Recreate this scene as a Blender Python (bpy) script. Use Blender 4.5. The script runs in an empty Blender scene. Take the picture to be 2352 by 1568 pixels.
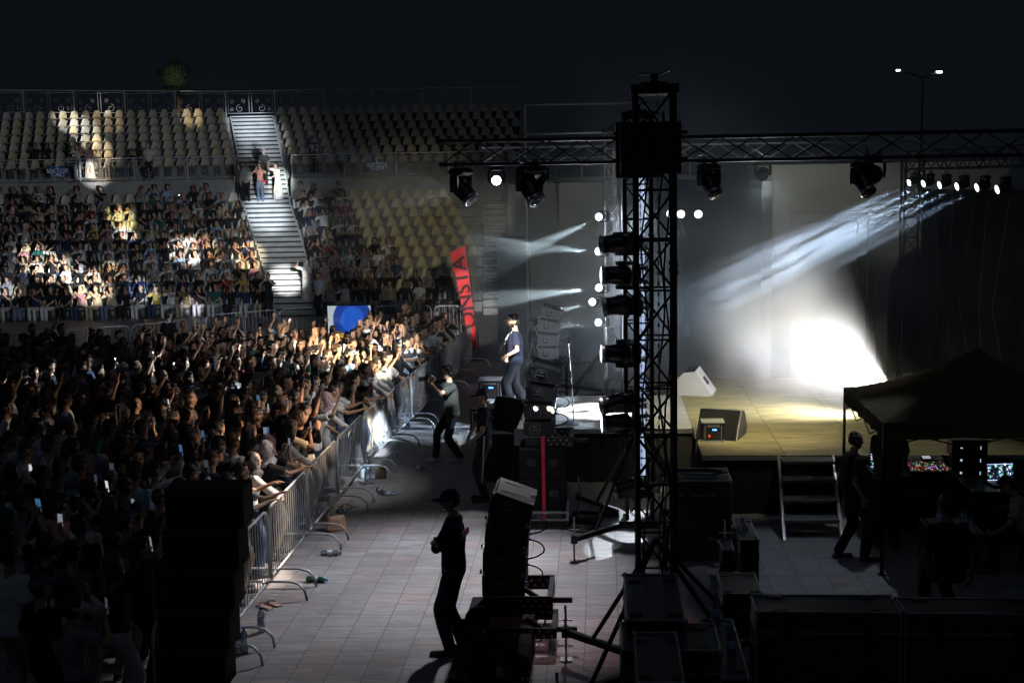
import bpy, bmesh, math, random
import numpy as np
from mathutils import Vector, Matrix, Euler, noise
PI=math.pi; R=math.radians
random.seed(7)
scene=bpy.context.scene; COL=scene.collection
# ---------------------------------------------------------------- camera, world, exposure
FPX,PITCH,YAW,ROLL,CH=2913.8,.133316,-.07156,-.01884,5.25     # photograph taken as 2352x1568
_cy,_sy=math.cos(YAW),math.sin(YAW)
FW=Vector((_sy*math.cos(PITCH),_cy*math.cos(PITCH),-math.sin(PITCH)))
_r=Vector((_cy,-_sy,0)); _u=_r.cross(FW)
RT=_r*math.cos(ROLL)+_u*math.sin(ROLL); UP=-_r*math.sin(ROLL)+_u*math.cos(ROLL)
CAM=Vector((0,0,CH))
def ray(x,y): return FW*FPX+RT*(x-1176)-UP*(y-784)
def G(x,y,z=0.0):            # point of the picture on the level z
    d=ray(x,y); return CAM+d*((z-CH)/d.z)
def A(x,y,Y):                # point of the picture at the depth Y
    d=ray(x,y); return CAM+d*(Y/d.y)
def PX(p):
    d=Vector(p)-CAM; w=d.dot(FW); return (1176+FPX*d.dot(RT)/w,784-FPX*d.dot(UP)/w,w)
cam=bpy.data.cameras.new('camera'); cam.sensor_width=36; cam.lens=FPX/2352*36; cam.clip_start=.1; cam.clip_end=600
co=bpy.data.objects.new('camera',cam); COL.objects.link(co)
m3=Matrix((RT,UP,-FW)).transposed(); co.matrix_world=Matrix.Translation(CAM)@m3.to_4x4(); scene.camera=co
w=bpy.data.worlds.new('World'); scene.world=w; w.use_nodes=True
bg=w.node_tree.nodes['Background']; bg.inputs[0].default_value=(.5,.64,.95,1); bg.inputs[1].default_value=.0068
scene.view_settings.view_transform='Standard'; scene.view_settings.look='None'; scene.view_settings.exposure=0; scene.view_settings.gamma=1
cy=scene.cycles; cy.use_denoising=True; cy.denoiser='OPENIMAGEDENOISE'; cy.max_bounces=4; cy.diffuse_bounces=2; cy.glossy_bounces=2
cy.transmission_bounces=3; cy.transparent_max_bounces=6; cy.volume_bounces=0; cy.volume_step_rate=3.0; cy.volume_max_steps=64
cy.sample_clamp_indirect=3; cy.use_light_tree=True; cy.light_sampling_threshold=.005
# dim bluish night light from above (moon and town glow), the only sun lamp
sl=bpy.data.lights.new('moon_light','SUN'); sl.energy=.035; sl.angle=R(40); sl.color=(.55,.7,1)
so=bpy.data.objects.new('moon_light',sl); so.rotation_euler=(R(28),R(-8),0); COL.objects.link(so)
# ---------------------------------------------------------------- materials
MAT={}
def mat(name,c=(.5,.5,.5),rough=.6,metal=0,emit=None,es=0,bump=0,bs=20,vary=0,vs=3,objcol=False,spec=.5,alpha=1,trans=0):
    if name in MAT: return MAT[name]
    m=bpy.data.materials.new(name); m.use_nodes=True; nt=m.node_tree; N=nt.nodes; L=nt.links; b=N['Principled BSDF']
    b.inputs['Base Color'].default_value=(*c,1); b.inputs['Roughness'].default_value=rough; b.inputs['Metallic'].default_value=metal
    b.inputs['Specular IOR Level'].default_value=spec; b.inputs['Transmission Weight'].default_value=trans
    src=None
    if objcol:
        oi=N.new('ShaderNodeObjectInfo'); src=oi.outputs['Color']
    if vary:
        tc=N.new('ShaderNodeTexCoord'); n=N.new('ShaderNodeTexNoise'); n.inputs['Scale'].default_value=vs; n.inputs['Detail'].default_value=5
        L.new(tc.outputs['Object'],n.inputs['Vector'])
        mr=N.new('ShaderNodeMapRange'); mr.inputs[1].default_value=.3; mr.inputs[2].default_value=.7; mr.inputs[3].default_value=1-vary; mr.inputs[4].default_value=1+vary
        L.new(n.outputs[0],mr.inputs[0])
        mx=N.new('ShaderNodeVectorMath'); mx.operation='SCALE'
        if src: L.new(src,mx.inputs[0])
        else: mx.inputs[0].default_value=c
        L.new(mr.outputs[0],mx.inputs['Scale']); src=mx.outputs[0]
    if src: L.new(src,b.inputs['Base Color'])
    if bump:
        tc=N.new('ShaderNodeTexCoord'); n=N.new('ShaderNodeTexNoise'); n.inputs['Scale'].default_value=bs; n.inputs['Detail'].default_value=4
        L.new(tc.outputs['Object'],n.inputs['Vector'])
        bp=N.new('ShaderNodeBump'); bp.inputs['Strength'].default_value=bump; bp.inputs['Distance'].default_value=.02
        L.new(n.outputs[0],bp.inputs['Height']); L.new(bp.outputs[0],b.inputs['Normal'])
    if emit: b.inputs['Emission Color'].default_value=(*emit,1); b.inputs['Emission Strength'].default_value=es
    MAT[name]=m; return m
def black(): return mat('black_paint',(.012,.012,.014),.5,vary=.3,vs=6,bump=.1,bs=60)
def metal(): return mat('aluminium',(.55,.56,.6),.32,.9,vary=.15,vs=8)
def dmetal(): return mat('black_metal',(.03,.03,.033),.38,.6,vary=.25,vs=9)
# ---------------------------------------------------------------- mesh builder
class MB:
    def __init__(s): s.v=[]; s.f=[]; s.m=[]; s.sm=[]
    def add(s,vs,fs,mi=0,smooth=False,M=None):
        o=len(s.v); s.v+=[tuple(M@Vector(p)) if M else tuple(p) for p in vs]
        s.f+=[tuple(i+o for i in f) for f in fs]; s.m+=[mi]*len(fs); s.sm+=[smooth]*len(fs); return s
    def box(s,c,d,rot=None,bev=0,mi=0,M=None):
        x,y,z=d[0]/2,d[1]/2,d[2]/2
        T=Matrix.Translation(c)@(rot.to_4x4() if rot else Matrix())
        if M: T=M@T
        if not bev:
            v=[(a*x,b*y,e*z) for a in(-1,1) for b in(-1,1) for e in(-1,1)]
            return s.add(v,[(0,1,3,2),(4,6,7,5),(0,4,5,1),(2,3,7,6),(0,2,6,4),(1,5,7,3)],mi,False,T)
        bm=bmesh.new(); bmesh.ops.create_cube(bm,size=1)
        for q in bm.verts: q.co=Vector((q.co.x*2*x,q.co.y*2*y,q.co.z*2*z))
        bmesh.ops.bevel(bm,geom=bm.edges[:],offset=bev,segments=1,affect='EDGES'); bm.verts.index_update()
        s.add([q.co[:] for q in bm.verts],[[q.index for q in f.verts] for f in bm.faces],mi,False,T); bm.free(); return s
    def cyl(s,p0,p1,r0,r1=None,n=10,mi=0,smooth=True,caps=True):
        r1=r0 if r1 is None else r1; p0=Vector(p0); p1=Vector(p1); d=(p1-p0)
        if d.length<1e-6: return s
        d.normalize(); a=d.orthogonal().normalized(); b=d.cross(a)
        v=[]
        for p,r in((p0,r0),(p1,r1)):
            for i in range(n):
                t=2*PI*i/n; v.append(p+a*(r*math.cos(t))+b*(r*math.sin(t)))
        s.add(v,[(i,(i+1)%n,n+(i+1)%n,n+i) for i in range(n)],mi,smooth)
        if caps: s.add(v,[tuple(range(n))[::-1],tuple(range(n,2*n))],mi,False)
        return s
    def sph(s,c,r,n=12,k=8,mi=0,M=None):
        if not hasattr(r,'__len__'): r=(r,r,r)
        v=[(0,0,r[2])]; 
        for j in range(1,k):
            t=PI*j/k
            for i in range(n):
                p=2*PI*i/n; v.append((r[0]*math.sin(t)*math.cos(p),r[1]*math.sin(t)*math.sin(p),r[2]*math.cos(t)))
        v.append((0,0,-r[2])); f=[(0,1+i,1+(i+1)%n) for i in range(n)]
        for j in range(k-2):
            a=1+j*n
            f+=[(a+i,a+n+i,a+n+(i+1)%n,a+(i+1)%n) for i in range(n)]
        a=1+(k-2)*n; f+=[(a+i,len(v)-1,a+(i+1)%n) for i in range(n)]
        T=Matrix.Translation(c)
        if M: T=T@M
        return s.add(v,f,mi,True,T)
    def cap(s,p0,p1,r0,r1,n=10,mi=0):      # capsule
        s.cyl(p0,p1,r0,r1,n,mi); s.sph(p0,r0,n,6,mi); s.sph(p1,r1,n,6,mi); return s
    def tube(s,pts,r,n=6,mi=0):
        pts=[Vector(p) for p in pts]; v=[]; pr=None
        for i,p in enumerate(pts):
            d=(pts[min(i+1,len(pts)-1)]-pts[max(i-1,0)]).normalized()
            a=(pr-d*pr.dot(d)) if pr else d.orthogonal()
            a=a.normalized() if a.length>1e-6 else d.orthogonal().normalized(); pr=a; b=d.cross(a)
            v+=[p+a*(r*math.cos(2*PI*k/n))+b*(r*math.sin(2*PI*k/n)) for k in range(n)]
        f=[(i*n+k,i*n+(k+1)%n,(i+1)*n+(k+1)%n,(i+1)*n+k) for i in range(len(pts)-1) for k in range(n)]
        s.add(v,f+[tuple(range(n))[::-1],tuple(range(len(v)-n,len(v)))],mi,True); return s
    def lathe(s,prof,n=16,mi=0,M=None):
        v=[(r*math.cos(2*PI*i/n),r*math.sin(2*PI*i/n),z) for r,z in prof for i in range(n)]
        f=[(j*n+i,j*n+(i+1)%n,(j+1)*n+(i+1)%n,(j+1)*n+i) for j in range(len(prof)-1) for i in range(n)]
        s.add(v,f+[tuple(range(n))[::-1],tuple(range(len(v)-n,len(v)))],mi,True,M); return s
    def prism(s,poly,t0,t1,M=None,mi=0):       # polygon in local xz, thickness along y
        n=len(poly); v=[(x,t0,z) for x,z in poly]+[(x,t1,z) for x,z in poly]
        s.add(v,[tuple(range(n)),tuple(range(2*n-1,n-1,-1))]+[(i,n+i,n+(i+1)%n,(i+1)%n) for i in range(n)],mi,False,M); return s
    def loft(s,rings,mi=0,smooth=True,caps=True):
        n=len(rings[0]); v=[p for r in rings for p in r]
        f=[(j*n+i,j*n+(i+1)%n,(j+1)*n+(i+1)%n,(j+1)*n+i) for j in range(len(rings)-1) for i in range(n)]
        if caps: f+=[tuple(range(n))[::-1],tuple(range(len(v)-n,len(v)))]
        return s.add(v,f,mi,smooth)
    def mesh(s,name,mats):
        me=bpy.data.meshes.new(name); me.from_pydata(s.v,[],s.f); 
        for q in mats: me.materials.append(q)
        me.polygons.foreach_set('material_index',s.m); me.polygons.foreach_set('use_smooth',s.sm)
        bm=bmesh.new(); bm.from_mesh(me); bmesh.ops.recalc_face_normals(bm,faces=bm.faces[:]); bm.to_mesh(me); bm.free(); me.update(); return me
    def obj(s,name,mats,parent=None,loc=None,rz=None):
        if not isinstance(mats,(list,tuple)): mats=[mats]
        return link(name,s.mesh(name,mats),parent,loc,rz)
def link(name,me,parent=None,loc=None,rz=None):
    o=bpy.data.objects.new(name,me); COL.objects.link(o)
    if parent: o.parent=parent
    if loc is not None: o.location=loc
    if rz is not None: o.rotation_euler=(0,0,rz) if not hasattr(rz,'__len__') else rz
    return o
def thing(name,label,cat,loc=(0,0,0),rz=0,group=None):
    return tag(link(name,None,None,loc,rz),label,cat,group)
def tag(o,label,cat,group=None):
    o['label']=label; o['category']=cat
    if group: o['group']=group
    return o
def struct(o): o['kind']='structure'; return o
def dup(root,loc,rz=None,label=None,group=None):
    r=root.copy(); COL.objects.link(r); r.location=loc
    if rz is not None: r.rotation_euler=(0,0,rz) if not hasattr(rz,'__len__') else rz
    if label: r['label']=label
    if group: r['group']=group
    for ch in root.children:
        c=ch.copy(); COL.objects.link(c); c.parent=r
        for g in ch.children:
            d=g.copy(); COL.objects.link(d); d.parent=c
    return r
def look(p,q,roll=0):        # rotation whose -Z axis points from p to q
    return (Vector(q)-Vector(p)).to_track_quat('-Z','Y').to_euler()
def words(body,size,M,matl,name,parent,ext=.004,bold=0):   # lettering as a mesh part
    cu=bpy.data.curves.new(name,'FONT'); cu.body=body; cu.size=size; cu.extrude=ext; cu.align_x='CENTER'; cu.align_y='CENTER'; cu.offset=bold; cu.resolution_u=3
    t=bpy.data.objects.new(name,cu); COL.objects.link(t); dg=bpy.context.evaluated_depsgraph_get()
    me=bpy.data.meshes.new_from_object(t.evaluated_get(dg)); bpy.data.objects.remove(t); me.materials.clear(); me.materials.append(matl)
    me.transform(M); return link(name,me,parent)
def spot(name,loc,target,power,ang,blend=.3,color=(1,1,1),size=.05,gobo=0,parent=None,gs=6,lo=.5,hi=.62):
    l=bpy.data.lights.new(name,'SPOT'); l.energy=power; l.spot_size=R(ang); l.spot_blend=blend; l.color=color; l.shadow_soft_size=size
    o=bpy.data.objects.new(name,l); COL.objects.link(o); o.location=loc; o.rotation_euler=look(loc,target)
    if gobo:                     # a patterned gobo plate in the lamp
        l.use_nodes=True; nt=l.node_tree; N=nt.nodes; e=N['Emission']; tc=N.new('ShaderNodeTexCoord'); n=N.new('ShaderNodeTexNoise')
        sp=N.new('ShaderNodeVectorMath'); sp.operation='MULTIPLY_ADD'; sp.inputs[1].default_value=(gs,gs,0); sp.inputs[2].default_value=(gobo*3.1,gobo*1.7,0)
        nt.links.new(tc.outputs['Normal'],sp.inputs[0]); nt.links.new(sp.outputs[0],n.inputs['Vector']); n.inputs['Scale'].default_value=1; n.inputs['Detail'].default_value=1
        mr=N.new('ShaderNodeMapRange'); mr.inputs[1].default_value=lo; mr.inputs[2].default_value=hi; mr.inputs[3].default_value=.04; mr.inputs[4].default_value=1.6
        nt.links.new(n.outputs[0],mr.inputs[0]); nt.links.new(mr.outputs[0],e.inputs['Strength'])
    return o
def W(x,w,z):                # point in the picture column x, w metres in front of the lens, at height z
    t=w/FPX; base=FW*FPX+RT*(x-1176)+UP*784
    y=(base.z-(z-CH)/t)/UP.z
    return CAM+(base-UP*y)*t
# ---------------------------------------------------------------- ground
TS=.387
def tile_mat(name,ts,ox,oy,c1,c2,rough,gap=.012,red=.5,jy=1.0,dirt=.5,wood=False):
    m=bpy.data.materials.new(name); m.use_nodes=True; nt=m.node_tree; N=nt.nodes; L=nt.links; b=N['Principled BSDF']
    tc=N.new('ShaderNodeTexCoord'); mp=N.new('ShaderNodeMapping'); mp.inputs['Location'].default_value=(-ox/ts,-oy/(ts*jy),0); mp.inputs['Scale'].default_value=(1/ts,1/(ts*jy),1)
    L.new(tc.outputs['Object'],mp.inputs[0])
    fr=N.new('ShaderNodeVectorMath'); fr.operation='FRACTION'; L.new(mp.outputs[0],fr.inputs[0])
    fl=N.new('ShaderNodeVectorMath'); fl.operation='FLOOR'; L.new(mp.outputs[0],fl.inputs[0])
    sx=N.new('ShaderNodeSeparateXYZ'); L.new(fr.outputs[0],sx.inputs[0])
    def edge(o,g):
        a=N.new('ShaderNodeMath'); a.operation='PINGPONG'; a.inputs[1].default_value=.5; L.new(o,a.inputs[0])
        c=N.new('ShaderNodeMath'); c.operation='LESS_THAN'; c.inputs[1].default_value=g; L.new(a.outputs[0],c.inputs[0]); return c.outputs[0]
    mxx=N.new('ShaderNodeMath'); mxx.operation='MAXIMUM'; L.new(edge(sx.outputs[0],gap),mxx.inputs[0]); L.new(edge(sx.outputs[1],gap/jy),mxx.inputs[1])
    wn=N.new('ShaderNodeTexWhiteNoise'); wn.noise_dimensions='2D'; L.new(fl.outputs[0],wn.inputs['Vector'])
    mx=N.new('ShaderNodeMix'); mx.data_type='RGBA'; mx.inputs[6].default_value=(*c1,1); mx.inputs[7].default_value=(*c2,1)
    pw=N.new('ShaderNodeMath'); pw.operation='POWER'; pw.inputs[1].default_value=2.2; L.new(wn.outputs[0],pw.inputs[0]); L.new(pw.outputs[0],mx.inputs[0])
    n=N.new('ShaderNodeTexNoise'); n.inputs['Scale'].default_value=1.3; n.inputs['Detail'].default_value=8; n.inputs['Roughness'].default_value=.65; n.inputs['Distortion'].default_value=1.2
    ofs=N.new('ShaderNodeVectorMath'); ofs.operation='MULTIPLY_ADD'; ofs.inputs[1].default_value=(1,4.5 if not wood else 7,1); L.new(tc.outputs['Object'],ofs.inputs[0])
    sc=N.new('ShaderNodeVectorMath'); sc.operation='SCALE'; sc.inputs['Scale'].default_value=9; L.new(wn.outputs['Color'],sc.inputs[0]); L.new(sc.outputs[0],ofs.inputs[2]); L.new(ofs.outputs[0],n.inputs['Vector'])
    mr=N.new('ShaderNodeMapRange'); mr.inputs[1].default_value=.3; mr.inputs[2].default_value=.72; mr.inputs[3].default_value=1.15; mr.inputs[4].default_value=1-dirt; L.new(n.outputs[0],mr.inputs[0])
    n2=N.new('ShaderNodeTexNoise'); n2.inputs['Scale'].default_value=.55; n2.inputs['Detail'].default_value=6; L.new(tc.outputs['Object'],n2.inputs['Vector'])
    m2=N.new('ShaderNodeMapRange'); m2.inputs[1].default_value=.35; m2.inputs[2].default_value=.65; m2.inputs[3].default_value=.78; m2.inputs[4].default_value=1.1; L.new(n2.outputs[0],m2.inputs[0])
    ml=N.new('ShaderNodeMath'); ml.operation='MULTIPLY'; L.new(mr.outputs[0],ml.inputs[0]); L.new(m2.outputs[0],ml.inputs[1])
    vs=N.new('ShaderNodeVectorMath'); vs.operation='SCALE'; L.new(mx.outputs[2],vs.inputs[0]); L.new(ml.outputs[0],vs.inputs['Scale'])
    m3=N.new('ShaderNodeMix'); m3.data_type='RGBA'; m3.inputs[7].default_value=(c1[0]*.25,c1[1]*.25,c1[2]*.25,1); L.new(mxx.outputs[0],m3.inputs[0]); L.new(vs.outputs[0],m3.inputs[6])
    L.new(m3.outputs[2],b.inputs['Base Color'])
    rr=N.new('ShaderNodeMapRange'); rr.inputs[3].default_value=rough-.12; rr.inputs[4].default_value=rough+.2; L.new(n2.outputs[0],rr.inputs[0]); L.new(rr.outputs[0],b.inputs['Roughness'])
    bp=N.new('ShaderNodeBump'); bp.inputs['Strength'].default_value=.35; bp.inputs['Distance'].default_value=.01
    hh=N.new('ShaderNodeMath'); hh.operation='SUBTRACT'; L.new(n.outputs[0],hh.inputs[0]); L.new(mxx.outputs[0],hh.inputs[1]); L.new(hh.outputs[0],bp.inputs['Height']); L.new(bp.outputs[0],b.inputs['Normal'])
    return m
g0=G((900+1190/2.351)/1.6735,(1957+853/2.351)/1.6735)
gm=tile_mat('plaza_tiles',TS,g0.x,g0.y,(.34,.345,.365),(.37,.325,.32),.42,dirt=.45)
mb=MB(); mb.add([(-160,-6,0),(160,-6,0),(160,300,0),(-160,300,0)],[(0,1,2,3)])
struct(mb.obj('ground',gm))
# ---------------------------------------------------------------- stage
SZ=.92
deckm=tile_mat('stage_plywood',1.25,1.5,19.0,(.32,.28,.14),(.40,.35,.2),.5,gap=.006,jy=.98,dirt=.75,wood=True)
deckg=tile_mat('stage_front_plywood',1.25,-2.14,21.0,(.42,.42,.42),(.36,.36,.35),.4,gap=.004,jy=1.6,dirt=.35,wood=True)
t=thing('stage','low wooden performance stage with dark skirt in front of the pale facade','stage',(0,0,0))
mb=MB(); mb.box((5.5,22.6,SZ-.03),(8,7.2,.06)); mb.obj('deck',deckm,t)
mb=MB(); mb.box((-.33,22.62,SZ-.03),(3.66,3.24,.06)); mb.obj('deck_extension',deckg,t)
def skirt(x0,y0,x1,y1,z1,nn=60):
    mb=MB(); v=[]; L=math.hypot(x1-x0,y1-y0); dx,dy=(x1-x0)/L,(y1-y0)/L
    for i in range(nn+1):
        s=L*i/nn; o=.018*math.sin(s*21+math.sin(s*3)*2)+.01*math.sin(s*47)
        for z,k in((0.01,1.6),(z1,.3)): v.append((x0+dx*s-dy*-o*k,y0+dy*s-dx*o*k,z))
    mb.add(v,[(2*i,2*i+2,2*i+3,2*i+1) for i in range(nn)],0,True); return mb
skm=mat('black_cloth',(.008,.008,.01),.9,bump=.2,bs=30)
for k,(a,b_,c,d) in enumerate(((-2.12,21.03,1.5,21.03),(1.53,19.03,9.5,19.03),(-2.12,24.2,-2.12,21.03),(1.53,21.03,1.53,19.03),(1.53,26.1,1.53,24.24),(9.4,26.15,1.53,26.15))):
    skirt(a,b_,c,d,SZ-.062).obj('skirt',skm,t)
mb=MB(); mb.box((-.33,20.985,SZ-.04),(3.66,.02,.05)); mb.box((5.5,18.985,SZ-.04),(8,.02,.05)); mb.obj('edge_trim',metal(),t)
# ---------------------------------------------------------------- facades
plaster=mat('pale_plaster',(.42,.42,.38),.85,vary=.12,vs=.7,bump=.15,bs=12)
plaster2=mat('shaded_plaster',(.33,.33,.31),.85,vary=.12,vs=.9,bump=.15,bs=12)  # darker plaster copy, the shade of the left wall panel is in the colour
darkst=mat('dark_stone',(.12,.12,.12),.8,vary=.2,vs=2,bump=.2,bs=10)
t=thing('facade_building','pale plastered portal building behind the stage with flat cornice panels and an arch','building',(0,0,0))
fy=31.0
xl=A(1773,600,fy).x; xr=9.5; zt=A(1773,385,fy).z; zc=A(1800,415,fy).z
xa=A(2092,700,fy).x-.55      # arch opening starts here
mb=MB(); mb.box(((xl+xa)/2,fy+1,zc/2),(xa-xl,2,zc))
# arch: solid above the curved opening
arc=[(xa,0)]; r=1.1; za=A(2060,560,fy).z
pts=[(xa,za-r)]+[(xa+r-r*math.cos(a),za-r+r*math.sin(a)) for a in [PI/2*i/10 for i in range(1,11)]]+[(xr,za),(xr,zc),(xa,zc)]
mb.prism(pts,fy,fy+2); mb.obj('wall',plaster,t)
mb=MB(); mb.box(((xl+xr)/2-.1,fy+.9,(zc+zt)/2),(xr-xl+.35,2.3,zt-zc)); mb.box(((xl+xr)/2-.12,fy+.85,zt+.03),(xr-xl+.5,2.5,.06)); mb.obj('cornice',plaster,t)
mb=MB()
def frame_lines(mb,x0,x1,z0,z1,y,d=.05,th=.05):
    mb.box(((x0+x1)/2,y,z1),(x1-x0,d,th),bev=.008); mb.box((x0,y,(z0+z1)/2),(th,d,z1-z0-th)); mb.box((x1,y,(z0+z1)/2),(th,d,z1-z0-th))
a1=A(1817,487,fy); a2=A(1838,510,fy); a3=A(1995,490,fy)
frame_lines(mb,a1.x,a3.x,0,a1.z,fy-.04,.1,.06); frame_lines(mb,a2.x,a3.x-.25,0,a2.z,fy-.03,.07,.045); mb.obj('panel_moulding',plaster,t)
mb=MB(); pr=[(xa-.05-.18,0),(xa-.05,0)]
ring=[]
for rr in(r+.28,r+.14):
    ring.append([(xa+r-rr,0)]+[(xa+r-rr*math.cos(a),za-r+rr*math.sin(a)) for a in [PI/2*i/10 for i in range(0,11)]]+[(xr,za-r+rr)])
mb.prism(ring[0]+ring[1][::-1],fy-.06,fy+.02); mb.obj('arch_moulding',plaster,t)
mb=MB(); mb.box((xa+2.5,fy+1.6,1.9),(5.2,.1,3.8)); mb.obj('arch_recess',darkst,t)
# wall on the left, two planes
t=thing('lit_wall','plain grey wall left of the light tower, two panels meeting at a vertical edge','wall')
p=[A(1166,423,36),A(1283,420,36),A(1375,425,34),A(1432,425,34)]
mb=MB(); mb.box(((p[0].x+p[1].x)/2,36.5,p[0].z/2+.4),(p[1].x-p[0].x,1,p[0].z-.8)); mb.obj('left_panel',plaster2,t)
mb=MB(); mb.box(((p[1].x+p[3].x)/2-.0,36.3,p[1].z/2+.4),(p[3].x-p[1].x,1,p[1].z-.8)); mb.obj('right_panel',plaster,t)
mb=MB(); q=A(1212,545,35); mb.box((q.x-.42,35.2,(q.z)/2),(.85,1,q.z)); mb.obj('low_block',mat('black_stone',(.03,.032,.035),.8,vary=.2,vs=2),t)
mb=MB(); 
for k in range(7): 
    mb.box((p[0].x+.6+k*.75,35.9,p[0].z+.35),(.05,.05,.7))
mb.box((p[0].x+2.9,35.9,p[0].z+.7),(5.8,.05,.05)); mb.box((p[0].x+2.5,36.2,p[0].z+.1),(6,.8,.12)); mb.obj('roof_rail',dmetal(),t)
# ---------------------------------------------------------------- smoke and haze
def volume(name,lo,hi,dens,color,nz=None,aniso=.0,fade=(.3,.2,.42)):
    m=bpy.data.materials.new(name+'_volume'); m.use_nodes=True; nt=m.node_tree; N=nt.nodes; L=nt.links; N.remove(N['Principled BSDF'])
    v=N.new('ShaderNodeVolumePrincipled'); v.inputs['Color'].default_value=(*color,1); v.inputs['Density'].default_value=dens; v.inputs['Anisotropy'].default_value=aniso
    L.new(v.outputs[0],N['Material Output'].inputs['Volume'])
    c=[(a+b)/2 for a,b in zip(lo,hi)]; s=[b-a for a,b in zip(lo,hi)]
    if nz:
        tc=N.new('ShaderNodeTexCoord'); n=N.new('ShaderNodeTexNoise'); n.inputs['Scale'].default_value=nz; n.inputs['Detail'].default_value=3.5; L.new(tc.outputs['Object'],n.inputs['Vector'])
        mr=N.new('ShaderNodeMapRange'); mr.inputs[1].default_value=.38; mr.inputs[2].default_value=.64; mr.inputs[3].default_value=.06*dens; mr.inputs[4].default_value=2.1*dens; L.new(n.outputs[0],mr.inputs[0])
        # fades out towards every side of the cloud
        sx=N.new('ShaderNodeSeparateXYZ'); L.new(tc.outputs['Generated'],sx.inputs[0]); last=mr.outputs[0]
        for k,e in enumerate(fade):
            a=N.new('ShaderNodeMath'); a.operation='PINGPONG'; a.inputs[1].default_value=.5; L.new(sx.outputs[k],a.inputs[0])
            g=N.new('ShaderNodeMapRange'); g.interpolation_type='SMOOTHSTEP'; g.inputs[1].default_value=0; g.inputs[2].default_value=e; L.new(a.outputs[0],g.inputs[0])
            q=N.new('ShaderNodeMath'); q.operation='MULTIPLY'; L.new(last,q.inputs[0]); L.new(g.outputs[0],q.inputs[1]); last=q.outputs[0]
        L.new(last,v.inputs['Density'])
    mb=MB(); mb.box(c,s); o=mb.obj(name,m); o['kind']='stuff'; return o
volume('haze',(-40,-2,-1.2),(40,75,9.8),.0002,(.8,.88,1))
volume('smoke_over_stage',(-.7,19.8,.93),(9.5,30.8,7.8),.026,(.74,.86,1),nz=.7,fade=(.1,.16,.4))
volume('smoke_behind_stage',(-3.1,24.8,.02),(2.4,33.4,6.0),.075,(.85,.95,1),nz=.8)
volume('smoke_plume',(1.6,20.4,.6),(6.6,26.4,4.8),.5,(.97,.98,1),nz=.9,fade=(.45,.4,.5))
def wobj(mb,name,mats,t,rel=True):          # built in world coordinates, hung under its thing
    o=mb.obj(name,mats,t); 
    o.matrix_parent_inverse=Matrix(); 
    o.location=-t.location if t.rotation_euler[2]==0 else (0,0,0); return o
def strut(mb,p0,p1,r,mi=0,n=7): mb.cyl(p0,p1,r,r,n,mi,True,False)
def truss(name,label,p0,p1,s,up=Vector((0,0,1)),mt=None,r=.025,br=.011,pitch=None,group=None,base=None,seg=2.0):
    p0=Vector(p0); p1=Vector(p1); d=(p1-p0); L=d.length; d.normalize(); a=d.cross(up).normalized(); b=a.cross(d).normalized(); mt=mt or dmetal()
    t=thing(name,label,'truss',base or p0,0,group); h=s/2-r
    cs=[a*h+b*h,-a*h+b*h,-a*h-b*h,a*h-b*h]
    for c in cs:
        mb=MB(); strut(mb,p0+c,p1+c,r,n=10); k=0
        while k*seg<L+.01:
            for e in(-.035,.035):
                q=p0+d*min(max(k*seg+e,0),L); mb.cyl(q+c-d*.018,q+c+d*.018,r*1.35,r*1.35,8)
            k+=1
        wobj(mb,'chord',mt,t)
    n=max(2,round(L/(pitch or s*1.05))); st=L/n; mb=MB()
    for k in range(4):
        c0,c1=cs[k],cs[(k+1)%4]
        for i in range(n):
            q0=p0+d*(i*st); q1=p0+d*((i+1)*st)
            if i%2==0: strut(mb,q0+c0,q1+c1,br,n=6)
            else: strut(mb,q0+c1,q1+c0,br,n=6)
            if k%2==0: strut(mb,q0+c0,q0+c1,br*.9,n=6)
    wobj(mb,'bracing',mt,t)
    return t
def winch_top(t,x,y,z,s):
    mb=MB(); mb.box((x,y,z-.02),(s*1.06,s*1.06,.09),bev=.01); mb.box((x,y,z+.07),(.07,.1,.12)); mb.box((x-.09,y,z+.13),(.13,.14,.012)); mb.box((x+.09,y,z+.14),(.13,.14,.012),rot=Matrix.Rotation(-.35,3,'Y')); mb.box((x,y,z+.04),(s*.6,.08,.03)); wobj(mb,'head_pulley',dmetal(),t)
    mb=MB(); n=60
    for i in range(int((z-.6)/.05)):
        c=(x+.03,y-.12,z-i*.05); 
        if i%2: mb.box(c,(.022,.007,.045))
        else: mb.box(c,(.007,.022,.045))
    wobj(mb,'hoist_chain',metal(),t)
def outrigger(t,c,p,hb):       # beam from the base to a screw jack with a pad, and a brace back to the mast
    c=Vector((c[0],c[1],.32)); p=Vector((p[0],p[1],.32)); d=(p-c).normalized(); mb=MB()
    L=(p-c).length; mb.box((c+p)/2,(L,.07,.07),rot=Matrix.Rotation(math.atan2(d.y,d.x),3,'Z'),bev=.006)
    mb.box(p,(.09,.09,.11),bev=.006); o=wobj(mb,'outrigger',dmetal(),t)
    mb=MB(); strut(mb,c+(p-c)*.68+Vector((0,0,.04)),Vector((c.x,c.y,hb)),.024); wobj(mb,'brace',dmetal(),t)
    mb=MB(); mb.cyl((p.x,p.y,.012),(p.x,p.y,.62),.014); mb.box((p.x,p.y,.012),(.13,.13,.012)); mb.cyl((p.x-.075,p.y,.45),(p.x+.075,p.y,.45),.008); mb.cyl((p.x,p.y-.07,.45),(p.x,p.y+.07,.45),.008); wobj(mb,'jack',metal(),t)
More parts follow.
